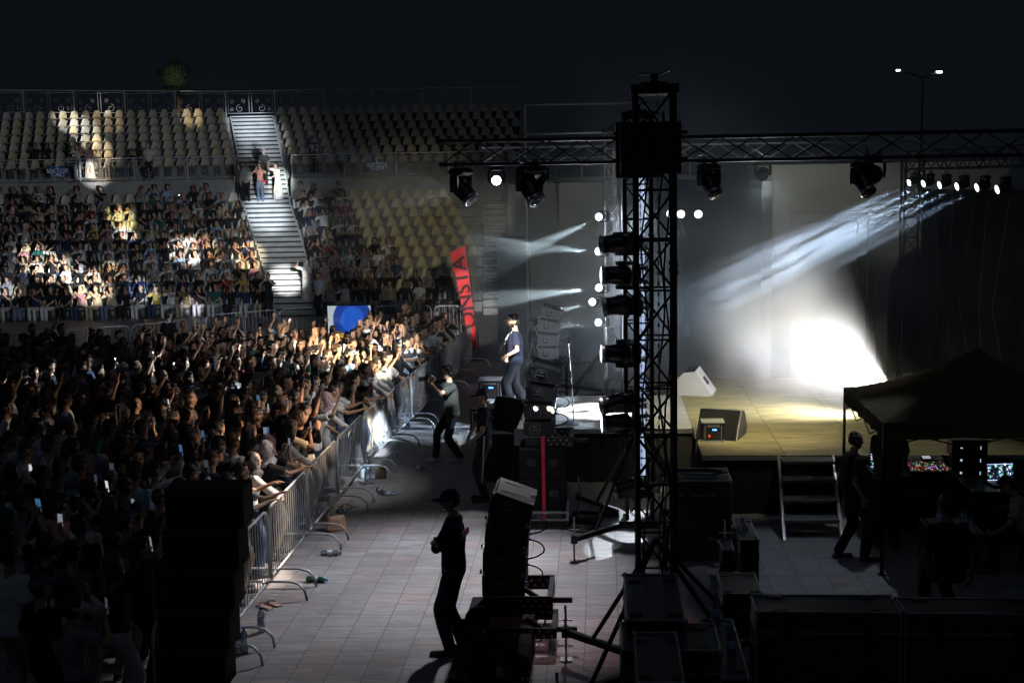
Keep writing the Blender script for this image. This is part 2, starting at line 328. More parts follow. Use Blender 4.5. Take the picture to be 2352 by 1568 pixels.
# --- near tower A and second tower B
TAx=A(1504,600,12.3).x
ta=truss('truss_tower','nearest black truss tower with a big black sleeve block and chain hoist','' or (TAx,12.3,.3),(TAx,12.3,A(1500,205,12.3).z),.41,Vector((0,1,0)),pitch=.46,r=.026,br=.012,group='truss towers',seg=2.0)
mb=MB(); a,b_=A(1425,281,12.05),A(1565,398,12.05); mb.box(((a.x+b_.x)/2,12.3,(a.z+b_.z)/2),(b_.x-a.x,.56,a.z-b_.z),bev=.01)
for sx in(-1,1):
    for z in(a.z-.1,b_.z+.13): mb.box(((a.x+b_.x)/2+sx*(b_.x-a.x)/2+sx*.03,12.2,z),(.07,.06,.035))
wobj(mb,'sleeve_block',black(),ta); winch_top(ta,TAx,12.3,A(1500,202,12.3).z,.42)
mb=MB(); mb.box((TAx,12.3,.32),(.6,.6,.1),bev=.01); wobj(mb,'base_frame',dmetal(),ta)
for p in((-.42,13.15),(2.0,13.2),(1.9,11.3),(-.45,11.3)): outrigger(ta,(TAx,12.3),p,1.6)
for k,(dx,dy) in enumerate(((.06,-.1),(-.1,-.08),(.12,.05))):
    mb=MB(); mb.tube([(TAx+dx+.03*math.sin(i*.9+k),12.3+dy,.5+i*.22) for i in range(25)],.009); wobj(mb,'cable',mat('cable_rubber',(.01,.01,.01),.5),ta)
mb=MB()
for k in range(9): mb.tube([(TAx+.09+.02*math.sin(i*.7+k*2),12.35+.02*math.cos(i+k),.4+i*.2) for i in range(7+k%4)],.007)
wobj(mb,'cable_bundle',mat('grey_cable',(.12,.12,.13),.35),ta)
TBx=A(1466,600,17.6).x
tb=truss('truss_tower','second truss tower carrying the stack of moving heads on its left side',(TBx,17.6,.3),(TBx,17.6,A(1460,262,17.6).z),.41,Vector((0,1,0)),pitch=.46,r=.026,br=.012,group='truss towers')
mb=MB(); mb.box((TBx,17.6,5.5),(.6,.55,.75),bev=.01); wobj(mb,'sleeve_block',black(),tb); winch_top(tb,TBx,17.6,A(1460,262,17.6).z,.42)
mb=MB(); mb.box((TBx,17.6,.32),(.6,.6,.1),bev=.01); wobj(mb,'base_frame',dmetal(),tb)
for p in((-.4,16.62),(-.38,18.9),(1.6,16.5),(1.6,18.7)): outrigger(tb,(TBx,17.6),p,1.7)
mb=MB(); mb.box((TBx+.03,17.75,3.2),(.12,.02,5.0)); wobj(mb,'led_strip_panel',mat('led_strip',(.5,.6,.9),.4,emit=(.55,.68,1),es=.75,vary=.6,vs=40),tb)  # pale drape inside the tower, its lit look put in as emission
TCx=A(1409,600,28).x
tc_=truss('truss_tower','far bright silver truss tower behind the stage with five lit beam lights',(TCx,28,.25),(TCx,28,A(1409,300,28).z),.4,Vector((0,1,0)),mt=metal(),pitch=.4,group='truss towers')
winch_top(tc_,TCx,28,A(1409,298,28).z,.42); mb=MB(); mb.box((TCx,28,.3),(.6,.6,.1)); wobj(mb,'base_frame',dmetal(),tc_)
for p in((TCx-1.3,27),(TCx+1.3,27),(TCx-1.3,29),(TCx+1.3,29)): outrigger(tc_,(TCx,28),p,1.6)
mb=MB(); mb.box((TCx+.1,28.25,3.2),(.2,.02,4.9)); wobj(mb,'white_drape',mat('white_cloth',(.7,.7,.75),.8,bump=.4,bs=8),tc_)
mb=MB(); q=A(1383,430,27.7); mb.cyl((q.x+.02,27.7,.1),(q.x+.05,27.7,5.6),.024); wobj(mb,'side_pipe',metal(),tc_)
TDx=6.2
td=truss('truss_tower','dark truss tower beside the arch holding drapes at the stage rear corner',(TDx+.1,26.4,.2),(TDx+.1,26.4,5.35),.4,Vector((0,1,0)),pitch=.4,group='truss towers')
# --- horizontal trusses
y0=17.6; dz=.0
def hz(x,y,Y): return A(x,y,Y)
a0=A(1015,352.5,y0); a1=A(1418,345.5,y0); b0=A(1562,343,y0); b1=A(2352,328,y0); ex=(b1-b0)*.35
truss('lighting_truss','front lighting truss reaching left of the towers over the barrier aisle',a0,Vector(a1),.37,pitch=.5,group='horizontal trusses')
truss('lighting_truss','long front lighting truss running right from the towers above the stage stairs',b0,b1+ex,.37,pitch=.5,group='horizontal trusses')
c0=A(1111,357,28); c1=A(1395,352,28); c2=A(1430,351,28); c3=A(2100,341,28)
truss('lighting_truss','rear silver lighting truss left of the far tower',c0,c1,.37,mt=metal(),pitch=.5,group='horizontal trusses')
truss('lighting_truss','rear silver lighting truss right of the far tower, above the pale facade',c2,c3,.37,mt=metal(),pitch=.5,group='horizontal trusses')
truss('lighting_truss','side truss running from the rear corner toward the camera with six beam lights',(6.3,26.2,5.3),(6.9,17.9,5.35),.37,pitch=.5,group='horizontal trusses')
# ---------------------------------------------------------------- moving heads
plast=mat('fixture_plastic',(.02,.02,.023),.28,spec=.6); lensm=mat('unlit_lens',(.05,.06,.08),.08,spec=1)
litm=mat('lit_lens',(1,1,1),.3,emit=(.9,.95,1),es=9)
silver=mat('silver_ring',(.45,.45,.47),.3,.8)
def mhead(label,loc,target,mount=(0,0,1),sc=1.0,lit=0,kind='spot',group='moving head lights'):
    loc=Vector(loc); Z=Vector(mount).normalized(); aim=(Vector(target)-loc).normalized()
    X=aim.cross(Z); X=X.normalized() if X.length>1e-3 else Z.orthogonal().normalized(); Y=Z.cross(X)
    t=thing('moving_head_light',label,'stage light',loc,0,group); Mx=Matrix((X,Y,Z)).transposed().to_4x4(); t.rotation_euler=Mx.to_euler(); t.scale=(sc,)*3
    # local: Z to the mount, head pivot at the origin
    mb=MB(); mb.box((0,0,.235),(.34,.28,.08),bev=.03); mb.box((0,0,.285),(.26,.2,.03),bev=.01); mb.obj('base',plast,t)
    for s in(-1,1):
        mb=MB(); mb.box((s*.1,0,.325),(.05,.06,.06)); mb.cyl((s*.1,-.04,.37),(s*.1,.04,.37),.038,n=12); mb.obj('clamp',metal(),t)
    mb=MB()
    for s in(-1,1):
        mb.prism([(s*.155,.2),(s*.195,.18),(s*.2,0.06),(s*.19,-.06),(s*.155,-.06)][::s],-.07,.07)
    mb.box((0,0,.19),(.39,.15,.03),bev=.01); mb.obj('yoke',plast,t)
    la=Mx.to_3x3().transposed()@aim; q=Vector((0,0,-1)).rotation_difference(la).to_euler()
    if kind=='spot': prof=[(.02,.165),(.09,.16),(.13,.13),(.147,.05),(.14,-.05),(.13,-.14),(.128,-.2),(.135,-.21),(.135,-.27),(.115,-.275)]
    else: prof=[(.02,.13),(.09,.125),(.135,.08),(.15,0),(.15,-.08),(.145,-.12),(.125,-.122)]
    mb=MB(); mb.lathe(prof,22); h=mb.obj('head',plast,t); h.rotation_euler=q
    zf=prof[-1][1]
    mb=MB(); mb.lathe([(.137,zf+.06),(.139,zf+.05),(.139,zf+.012),(.137,zf+.006)],22); mb.obj('front_ring',silver,h)
    mb=MB()
    if kind=='spot': mb.lathe([(.128,zf+.002),(.092,zf-.001),(.09,zf-.006),(.05,zf-.01),(.0,zf-.011)],20)
    else:
        mb.lathe([(.12,zf-.001),(.12,zf-.004)],20,1)
        for rr,nn in((0,1),(.045,6),(.09,12)):
            for i in range(nn): mb.sph((rr*math.cos(2*PI*i/nn),rr*math.sin(2*PI*i/nn),zf-.004),(.02,.02,.01),8,4)
    mb.obj('lens',[litm if lit else lensm,plast],h); return t
def hang(x,y,Y,label,target,lit=0,kind='spot',sc=1.0,mount=(0,0,1)):
    return mhead(label,A(x,y,Y),target,mount,sc,lit,kind)
hang(1059,432,17.6,'black moving head hanging at the left end of the front truss',A(1240,640,17.0),sc=.92)
hang(1140,414,17.75,'lit round wash light hanging second from the left on the truss',A(1150,480,12),1,'wash',.62)
hang(1216,430,17.4,'black moving head hanging in front of a smaller wash light',A(1330,640,16.6),sc=.95)
hang(1241,409,17.8,'small half hidden wash light behind the black moving head',A(1140,480,14),0,'wash',.66)
hang(1628,418,17.6,'black moving head hanging just right of the big sleeve block',A(1700,560,17),sc=.82)
hang(1752,398,26,'grey wash light hanging from the rear truss left of the facade',A(1690,560,24),0,'wash',.85)
hang(1980,414,17.6,'black moving head hanging before the upper right facade',A(2060,560,17),sc=.82)
hang(2006,400,17.85,'dark wash light close behind the right hand moving head',A(1960,500,15),0,'wash',.85)
# lights on the left side of tower B, their mounts point right
for x,y,lit,ty,lab in ((1420,560,0,600,'unlit black moving head highest on the second tower'),(1424,632,1,640,'lit moving head below the highest one on the second tower'),(1428,700,0,760,'unlit moving head between two lit ones on the second tower'),(1424,812,1,815,'lit moving head at stage height on the second tower'),(1420,925,0,1010,'unlit moving head low on the second tower'),(1425,972,1,985,'lit moving head just above the stage edge on the second tower'),(1450,1120,0,1230,'lowest black moving head on the second tower, pointing down')):
    mhead(lab,A(x,y,17.3),A(900,ty,17.1),(1,.1,0),.94,lit)
# small lit ones on tower C
for x,y,lit,ty,lab in ((1381,497,1,600,'topmost lit beam light on the far tower'),(1380,577,1,610,'second lit beam light from the top of the far tower'),(1381,661,1,640,'third lit beam light from the top of the far tower'),(1366,693,1,720,'small lit par light just under the third beam light'),(1380,740,1,770,'lowest lit beam light on the far tower')):
    mhead(lab,A(x,y,27.2),A(900,ty,18),(1,.1,0),.62,lit)
for i,(x,y) in enumerate(((2102,415),(2136,417),(2174,420),(2215,423),(2262,425),(2310,429))):
    Y=25*(1,.955,.909,.865,.819,.777)[i]; p=A(x,y,Y)
    mhead(('first','second','third','fourth','fifth','sixth')[i]+' beam light from the left in the row on the side truss',p,p+Vector((-3,-.9+.1*i,-.9)),(0,0,1),.5,1)
# ---------------------------------------------------------------- line arrays
cabm=mat('cabinet_paint',(.02,.02,.023),.6,vary=.15,vs=12,bump=.25,bs=150,spec=.3)
cabl=mat('grey_cabinet_paint',(.13,.13,.14),.5,vary=.12,vs=12,bump=.25,bs=150)
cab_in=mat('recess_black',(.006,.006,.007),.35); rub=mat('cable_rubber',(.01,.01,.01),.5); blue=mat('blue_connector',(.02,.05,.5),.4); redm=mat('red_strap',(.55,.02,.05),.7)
def cabinet(t,c,tilt,D=.46,Wd=.72,Hh=.255,m=None):     # c = centre of the near side face, front looks to -X
    m=m or cabm; M=Matrix.Translation(Vector(c)+Vector((0,Wd/2,0))-t.location)@Matrix.Rotation(R(tilt),4,'Y')
    mb=MB(); pf=[(-D/2,-Hh/2+.02),(-D/2+.03,-Hh/2),(D/2,-Hh/2+.03),(D/2,Hh/2-.03),(-D/2+.03,Hh/2),(-D/2,Hh/2-.02)]
    mb.prism(pf,-Wd/2,Wd/2,M)
    for z in(-1,1):
        for x in(-D/2+.01,D/2-.03): mb.cyl(M@Vector((x,-Wd/2+.02,z*Hh*.42)),M@Vector((x,-Wd/2-.015,z*Hh*.42)),.014,n=8,mi=1)
    mb.cyl(M@Vector((-D/2-.02,-Wd/2+.03,Hh/2)),M@Vector((-D/2-.02,-Wd/2+.03,Hh/2+.05)),.012,mi=1)
    cb=mb.obj('cabinet',[m,metal()],t)
    mb=MB(); hx=-D*.13; o=-Wd/2
    ring=[(hx-.075,-.075),(hx+.065,-.08),(hx+.085,-.02),(hx+.06,.075),(hx-.045,.08),(hx-.085,.03)]
    for s,y_ in((1,o-.004),(.86,o-.007)):
        pg=[(hx+(x-hx)*s,z*s) for x,z in ring]; mb.prism(pg,y_,y_+.003,M,0 if s==1 else 1)
    mb.box((hx,o-.012,-.012),(.1,.012,.018),mi=0,M=M); mb.box((hx,o-.012,.035),(.06,.012,.03),mi=0,M=M); mb.obj('handle',[mat('handle_rim',(.16,.16,.17),.35,.3) if m is cabm else mat('handle_rim_grey',(.3,.3,.32),.35,.3),cab_in],cb)
    mb=MB()
    for z in(-.2,.2): mb.box((0,z,Hh/2+.001),(D*.66,.022,.006),mi=0,M=M)
    mb.box((D/2-.03,0,Hh/2+.001),(.06,.1,.006),M=M); mb.box((-D/2-.004,0,0),(.008,Wd-.06,Hh-.07),M=M); mb.obj('grille',cab_in,cb)
    return M
def array(label,cabs,Y,base,m=None,cabc=rub,D=.46,Hh=.255):
    t=thing('line_array',label,'loudspeaker',base,0,'line array loudspeakers'); Ms=[]
    for x,y,tl in cabs: Ms.append(cabinet(t,A(x,y,Y),tl,D,.72,Hh,m))
    for a,b in zip(Ms,Ms[1:]):
        p=a@Vector((D/2,-.3,-.03)); q=b@Vector((D/2,-.3,.03)); v=(p-q).length; mb=MB()
        mb.tube([p+Vector((.14*math.sin(PI*k/12)*(1.1 if k<8 else 1),-.02*math.sin(PI*k/12),0))*1.3+(q-p)*((k/12)**1.0)+Vector((0,0,.02*math.sin(2*PI*k/12))) for k in range(13)],.009); mb.obj('link_cable',cabc,t)
        mb=MB(); mb.cyl(p-Vector((.01,0,0)),p+Vector((.035,0,0)),.014); mb.cyl(q-Vector((.01,0,0)),q+Vector((.035,0,0)),.014); mb.obj('connector',blue,t)
    return t
def rig_frame(t,x0,x1,y0,y1,z,h=.13,rz=0):
    mb=MB()
    for y in(y0,y1):
        mb.box(((x0+x1)/2,y,z),(x1-x0,.03,h),bev=.004)
        for k in range(8): mb.cyl((x1-.05-k*.045,y-.018,z+(.03 if k%2 else -.03)),(x1-.05-k*.045,y+.018,z+(.03 if k%2 else -.03)),.013,mi=1)
    mb.box((x1-.03,(y0+y1)/2,z),(.06,y1-y0+.02,h*.9),bev=.004); mb.box((x1+.1,y0+.15,z-.01),(.24,.03,.06),bev=.004); mb.box((x1-.2,y0+.1,z+h*.3),(.34,.05,.05),rot=Matrix.Rotation(R(35),3,'Y'))
    o=mb.obj('rigging_frame',[dmetal(),mat('frame_hole',(.4,.4,.44),.5)],t); o.location=-t.location
ar1=array('line array on strapped subwoofers at the front edge of the stage beside the singer',[(1252,862,13),(1243,905,5),(1239,945,1),(1238,985,-1)],18.3,A(1240,1040,18.3),D=.445,Hh=.25)
a=A(1238,1010,18.3); rig_frame(ar1,a.x-.2,a.x+.5,18.3,18.95,a.z-.03,.16)
ar2=array('grey line array standing behind the stage, farthest of the three',[(1267,721,13),(1261,750,8),(1259,782,2),(1259.5,812,-1)],26.5,A(1260,830,26.5),cabl,mat('pale_cable',(.3,.3,.32),.5),D=.44,Hh=.255)
a=A(1262,832,26.5); rig_frame(ar2,a.x-.2,a.x+.65,26.5,27.2,a.z-.02,.1)
mb=MB(); 
for dx in(.0,.35): mb.box((a.x+dx,26.8,a.z/2),(.06,.06,a.z))
mb.box((a.x+.15,26.8,.05),(.8,.8,.08)); o=mb.obj('stand',dmetal(),ar2); o.location=-ar2.location
ar0=array('nearest black line array standing between the two guards, seen from the side',[(1174,1170,16),(1164,1229,7),(1158,1291,2),(1156.5,1347,0)],13.8,A(1156,1385,13.8),None,D=.475,Hh=.29)
ar0c=A(1156,1385,13.8); rig_frame(ar0,ar0c.x-.2,ar0c.x+.56,13.75,14.5,ar0c.z+.02,.17)
rig_frame(ar0,ar0c.x-.2,ar0c.x+.62,13.3,13.9,ar0c.z-.16,.12)
# subwoofers
def sub(label,x0,x1,y0,y1,z0,z1,dolly=True,strap=None,group='subwoofers',face=2):
    t=thing('subwoofer_stack',label,'loudspeaker',((x0+x1)/2,(y0+y1)/2,0),0,group); cx,cy_=t.location.x,t.location.y
    n=face; h=(z1-z0)/n
    for k in range(n):
        mb=MB(); mb.box((0,0,z0+h*(k+.5)),(x1-x0,y1-y0,h-.008),bev=.012); c=mb.obj('cabinet',mat('sub_paint',(.006,.006,.008),.8,bump=.2,bs=90,spec=.15),t)
        for s in(-1,1):
            mb=MB(); mb.box((s*(x1-x0)*.24,-(y1-y0)/2-.002,z0+h*(k+.55)),(.13,.012,.1),mi=0,bev=.004); mb.box((s*(x1-x0)*.24,-(y1-y0)/2-.008,z0+h*(k+.55)-.01),(.1,.01,.025),mi=1)
            mb.obj('handle',[cab_in,cabm],c)
    if dolly:
        mb=MB(); w,d=x1-x0+.04,y1-y0+.04
        for z in(z0-.02,z0-.13):
            for s in(-1,1): mb.box((0,s*d/2,z),(w,.03,.03)); mb.box((s*w/2,0,z),(.03,d,.03))
        for sx in(-1,1):
            for sy in(-1,1): mb.box((sx*w/2,sy*d/2,z0-.075),(.04,.04,.12))
        mb.obj('dolly_frame',mat('steel_frame',(.3,.3,.32),.4,.7),t)
        for sx in(-1,1):
            for sy in(-1,1):
                mb=MB(); mb.cyl((sx*(w/2-.06)-.02,sy*(d/2-.06),.05),(sx*(w/2-.06)+.02,sy*(d/2-.06),.05),.05,n=14); mb.box((sx*(w/2-.06),sy*(d/2-.06),.1),(.06,.03,.05)); mb.obj('wheel',rub,t)
    if strap is not None:
        mb=MB(); mb.box((strap,-(y1-y0)/2-.03,(z0+z1)/2+.03),(.05,.004,z1-z0+.32)); mb.box((strap,-.02,z1+.06),(.05,y1-y0,.004)); mb.obj('strap',redm,t)
    return t
x0,x1=A(1192,1100,18.2).x,A(1299,1100,18.2).x
sub('black subwoofer stack on a wheeled frame with a red strap before the stage',x0,x1,18.2,18.9,.28,A(1240,1030,18.2).z,True,.02)
sub('black subwoofer block at the foot of the nearest line array',ar0c.x-.42,ar0c.x+.36,12.0,14.45,.0,ar0c.z-.14,False,None,face=1)
mb=MB(); q=A(1190,1070,18.6); mb.box((q.x+.02,18.99,1.22),(.2,.004,.26)); tag(mb.obj('white_sheet',mat('white_cloth',(.7,.7,.75),.8)),'white paper sheet hanging behind the strapped subwoofers','sheet')
# foreground leaning stack at the left
t=thing('line_array','huge black line array close to the camera hiding part of the crowd','loudspeaker',(-2.7,7.6,0),0,'line array loudspeakers')
for k in range(13):
    z=A(480,1121,7.48).z-.26*k; yy=PX((-2.7,7.48,z-.13))[1]; f=(yy-1121)/447; xl_=A(381-26*f,yy,7.48).x; xr_=A(574-50*f,yy,7.48).x-.03
    mb=MB(); mb.box(((xl_+xr_)/2+2.7,0,z-.13),(xr_-xl_,.24,.255),bev=.006); c=mb.obj('cabinet',black(),t)
    mb=MB()
    for j in(-1,0,1): mb.box(((xl_+xr_)/2+2.7,-.124,z-.13+j*.07),((xr_-xl_)*.75,.01,.02))
    mb.obj('vent',cab_in,c)
mb=MB(); mb.box((.3,0,.0),(.6,.5,.03)); mb.obj('foot_plate',dmetal(),t)
# ---------------------------------------------------------------- wedge monitors
mong=mat('monitor_grille_grey',(.3,.3,.31),.55,vary=.06,vs=5,bump=.3,bs=120)
def wedge(label,loc,rz,s=1.0,dark=False,z=SZ):
    t=thing('wedge_monitor',label,'loudspeaker',(loc[0],loc[1],z),rz,'stage wedge monitors')
    # local: grille looks to -X and up, side faces +-Y
    arcp=[(.30,0),(.33,.10),(.30,.26),(.22,.37),(.1,.4)]
    pf=[(-.33,0)]+[(.3,0),(.36,.12),(.3,.3),(.17,.42),(-.02,.44)]
    mb=MB(); mb.prism([(x*s,q*s) for x,q in pf],-.34*s,.34*s); c=mb.obj('cabinet',cabm if not dark else black(),t)
    mb=MB(); a=Vector((-.33,0,0)); b=Vector((-.02,0,.44)); d=(b-a); n=Vector((-d.z,0,d.x)).normalized()
    mb.add([tuple((p+n*o)*s+Vector((0,y*s,0))) for o in(.002,.014) for p,y in((a,-.33),(b,-.33),(b,.33),(a,.33))],[(0,1,2,3),(4,5,6,7),(0,4,5,1),(1,5,6,2),(2,6,7,3),(3,7,4,0)]); mb.obj('grille',mong if not dark else mat('dark_grille',(.012,.012,.014),.9,bump=.3,bs=120,spec=.12),t)
    for s_ in(-1,1):
        mb=MB(); mb.prism([(x*s,q*s) for x,q in pf],s_*.341*s,s_*.352*s); mb.obj('side_panel',mong,t)  # thin pale overlays, the light falling on the sides is in their colour
    mb=MB(); rt=Matrix.Rotation(-math.atan2(.44,.31),3,'Y'); mb.box((-.19*s,0,.235*s),(.16*s,.2*s,.012),rot=rt); mb.obj('handle',mat('slot_black',(.003,.003,.003),.9),c)
    return t
wm=G(1168,985,SZ); wedge('dark wedge monitor at the front edge of the stage beside the guard',(wm.x+.08,wm.y+.18),R(48),1.12,True)
w2=G(1600,905,SZ); wedge('grey wedge monitor farthest back on the plywood stage',(w2.x,w2.y+.2),R(168),1.05)
w3=G(1655,1000,SZ); wedge('wedge monitor with a bright grille on the right part of the stage',(w3.x,w3.y-.02),R(70),.98,True)
w4=G(1240,975,SZ)
def amp(label,loc,s,z=SZ,rz=0):
    t=thing('amplifier_box',label,'amplifier',(loc[0],loc[1],z),rz,'amplifier boxes with blue displays')
    mb=MB(); mb.box((0,0,.16*s),(.34*s,.3*s,.3*s),bev=.01); c=mb.obj('housing',black(),t)
    mb=MB(); mb.box((0,0,.315*s),(.36*s,.32*s,.02)); mb.obj('case_lid',mat('case_lid_grey',(.3,.31,.33),.4),t); mb=MB(); mb.box((0,0,.015),(.36*s,.32*s,.03)); mb.obj('case_base',mat('case_lid_grey',(.3,.31,.33),.4),t)
    mb=MB(); mb.box((.02*s,-.152*s,.2*s),(.07*s,.006,.022*s)); mb.obj('display',mat('blue_display',(.02,.05,.2),.3,emit=(.1,.3,1),es=4),t)
    mb=MB(); mb.box((-.06*s,-.152*s,.1*s),(.02*s,.006,.02*s)); mb.obj('red_lamp',mat('red_lamp',(.3,0,0),.3,emit=(1,.05,.02),es=4),t)
    mb=MB(); mb.box((-.13*s,-.153*s,.16*s),(.015,.008,.22*s)); mb.box((.13*s,-.153*s,.16*s),(.015,.008,.22*s)); mb.box((0,-.153*s,.26*s),(.2*s,.006,.03)); mb.obj('rack_handle',metal(),t); return t
q=G(1107,985,SZ); amp('amplifier box with blue display behind the guard at the stage corner',(q.x,q.y+.12),1.15)
q=G(1126,918,SZ); amp('amplifier box with pale lid farther back on the stage edge near the singer',(q.x,q.y+.1),1.25)
q=G(1637,1012,SZ); amp('amplifier box with blue display in front of the bright wedge monitor',(q.x,q.y+.05),1.0)
# cable covers
q=G(1638,1018,SZ); mb=MB(); mb.tube([(q.x-.25+.02*math.sin(i),q.y+1.2-i*.12,SZ+.012) for i in range(12)]+[(q.x-.3,q.y-.25,SZ-.2),(q.x-.28,q.y-.26,.4)],.012); tag(mb.obj('cable',rub),'black cable running over the plywood and down the stage edge','cable')
# ---------------------------------------------------------------- microphone stand
q=G(1318,972,SZ); t=thing('microphone_stand','tall silver microphone stand on a round base at the centre of the stage front','microphone stand',q)
mb=MB(); mb.lathe([(.155,0),(.155,.012),(.12,.022),(.02,.03)],24); mb.obj('base',metal(),t)
mb=MB(); mb.cyl((0,0,.02),(-.04,0,.85),.0125); mb.cyl((-.04,0,.85),(-.075,0,1.38),.009); mb.obj('pole',metal(),t)
mb=MB(); mb.cyl((-.04,0,.8),(-.042,0,.92),.02); mb.obj('clutch',black(),t)
mb=MB(); mb.cyl((-.08,0,1.4),(-.06,0,1.46),.018,.012); mb.cyl((-.075,0,1.42),(-.045,0,1.5),.012); mb.obj('microphone_clip',cabm,t)
# ---------------------------------------------------------------- flight cases
lam=mat('case_laminate',(.022,.024,.03),.42,vary=.25,vs=4,bump=.08,bs=80); alu=mat('case_aluminium',(.4,.4,.42),.35,.85,vary=.2,vs=20)
def fcase(label,x0,x1,y0,y1,z1,z0=0.0,wheels=False,dish=True,group='flight cases',lid=True,rz=0,name='flight_case'):
    t=thing(name,label,'flight case',((x0+x1)/2,(y0+y1)/2,z0),rz,group); w,d,h=x1-x0,y1-y0,z1-z0; b=.12 if wheels else 0
    mb=MB(); mb.box((0,0,(h+b)/2),(w-.02,d-.02,h-b-.02),bev=.004); mb.obj('body',lam,t)
    mb=MB(); e=.018
    for sx in(-1,1):
        for sy in(-1,1): mb.box((sx*(w/2-e/2),sy*(d/2-e/2),(h+b)/2),(e,e,h-b-.006))
        for z in(b+e/2,h-e/2): mb.box((sx*(w/2-e/2),0,z),(e,d-2*e,e))
    for sy in(-1,1):
        for z in(b+e/2,h-e/2): mb.box((0,sy*(d/2-e/2),z),(w-2*e,e,e))
        if lid: mb.box((0,sy*(d/2-.006),h-min(.2,h*.3)),(w-2*e,.012,.02))
    if lid:
        for sx in(-1,1): mb.box((sx*(w/2-.006),0,h-min(.2,h*.3)),(.012,d-2*e,.02))
    mb.obj('edge_trim',alu,t)
    for sx in(-1,1):
        for sy in(-1,1):
            mb=MB(); mb.sph((sx*(w/2-.016),sy*(d/2-.016),h-.014),.028,10,6); mb.obj('ball_corner',alu,t)
    for sx in(-.28,.28):
        if dish:
            for sy in(-.36,.36): mb=MB(); mb.box((sx*w*1.15,sy*d,h+.001),(min(.13,w*.2),min(.07,d*.12),.006)); mb.obj('castor_dish',dmetal(),t)
        mb=MB(); mb.box((sx*w,-d/2-.002,h-min(.2,h*.3)),(.1,.01,.11),bev=.003); mb.obj('latch',dmetal(),t)
    mb=MB(); mb.box((0,-d/2-.003,(h+b)*.5),(.17,.01,.13),bev=.003); mb.obj('handle',dmetal(),t)
    if wheels:
        for sx in(-1,1):
            for sy in(-1,1):
                mb=MB(); c=Vector((sx*(w/2-.09),sy*(d/2-.09),.05)); mb.cyl(c-Vector((.018,0,0)),c+Vector((.018,0,0)),.05,n=14); mb.box(c+Vector((0,0,.05)),(.06,.05,.03)); mb.obj('wheel',rub,t)
    return t
def pcase(label,fl,fr,nl,nr,z,z0=0,**k):      # from the picture columns of its top's corners
    a,b,c,d=G(*fl,z),G(*fr,z),G(*nl,z),G(*nr,z)
    return fcase(label,(a.x+c.x)/2,(b.x+d.x)/2,(c.y+d.y)/2,(a.y+b.y)/2,z,z0,**k)
c1=pcase('tall flight case directly before the foot of the nearest truss tower',(1437,1316),(1562,1316),(1430,1422),(1571,1424),1.5,.0)
c2=pcase('wide dark flight case behind the opened lid, second from the bottom edge',(1425,1428),(1640,1430),(1425,1490),(1660,1492),1.42,.0)
c3=pcase('narrow flight case with thin bright edge at the bottom of the picture',(1456,1450),(1546,1450),(1460,1566),(1584,1566),1.6,.0)
c4=pcase('big black flight case in the right foreground, left one of two',(1715,1366),(2043,1362),(1746,1406),(2072,1402),1.3,.0)
c5=pcase('big black flight case in the right foreground, right one of two',(2058,1372),(2372,1370),(2078,1409),(2420,1406),1.27,.0)
c6=pcase('low flight case between the case with the cap and the big foreground cases',(1657,1314),(1738,1314),(1647,1362),(1749,1362),.6)
c7=pcase('small upright flight case carrying the pale cap and a water bottle',(1690,1188),(1726,1188),(1690,1239),(1740,1239),.72)
c8=pcase('broad flight case with loose cables on its lid left of the stage stairs',(1548,1074),(1667,1074),(1545,1103),(1684,1103),1.12)
c9=pcase('low flight case holding two water bottles at the bottom',(1600,1420),(1690,1420),(1650,1556),(1716,1556),.95)
c10=pcase('dark flight case standing behind the wide foreground cases',(1668,1240),(1684,1240),(1640,1262),(1684,1262),.7)
# cables on the case lid
mb=MB(); q=c8.location; zt_=1.128
for k in range(5): mb.tube([(q.x+(.2+.03*k)*math.cos(a*.5)+.05*math.sin(a*1.3+k),q.y+(.11+.02*k)*math.sin(a*.5),zt_+.006*k) for a in range(14)],.008)
tag(mb.obj('loose_cable',rub),'tangled black cable lying on the lid of the broad flight case','cable')
wat=mat('clear_plastic',(.75,.85,.95),.08,trans=.9,spec=.8); capb=mat('blue_cap',(.05,.2,.6),.4); labm=mat('bottle_label',(.5,.6,.75),.5); grn=mat('green_plastic',(.02,.2,.08),.1,trans=.6); pet=mat('dark_water',(.25,.32,.4),.1,trans=.6)
nb=[0]
def bottle(loc,label,lying=0,rz=0,s=1.0,m=None,cm=None):
    t=thing('plastic_bottle',label,'bottle',loc,0,'plastic bottles'); mb=MB()
    mb.lathe([(.0,0),(.03,.002),(.034,.01),(.034,.05),(.031,.06),(.034,.07),(.034,.15),(.03,.185),(.014,.215),(.0135,.235)],14); 
    T=Matrix.Scale(s,4)
    if lying: T=Matrix.Translation((0,0,.034*s))@Matrix.Rotation(rz,4,'Z')@Matrix.Rotation(PI/2,4,'X')@T
    def fin(mb,n,m_):
        me=mb.mesh(n,[m_]); me.transform(T); link(n,me,t)
    fin(mb,'body',m or wat); mb=MB(); mb.cyl((0,0,.232),(0,0,.252),.0165); fin(mb,'bottle_cap',cm or capb)
    mb=MB(); mb.lathe([(.0348,.08),(.0352,.082),(.0352,.138),(.0348,.14)],14); fin(mb,'label_band',labm); return t
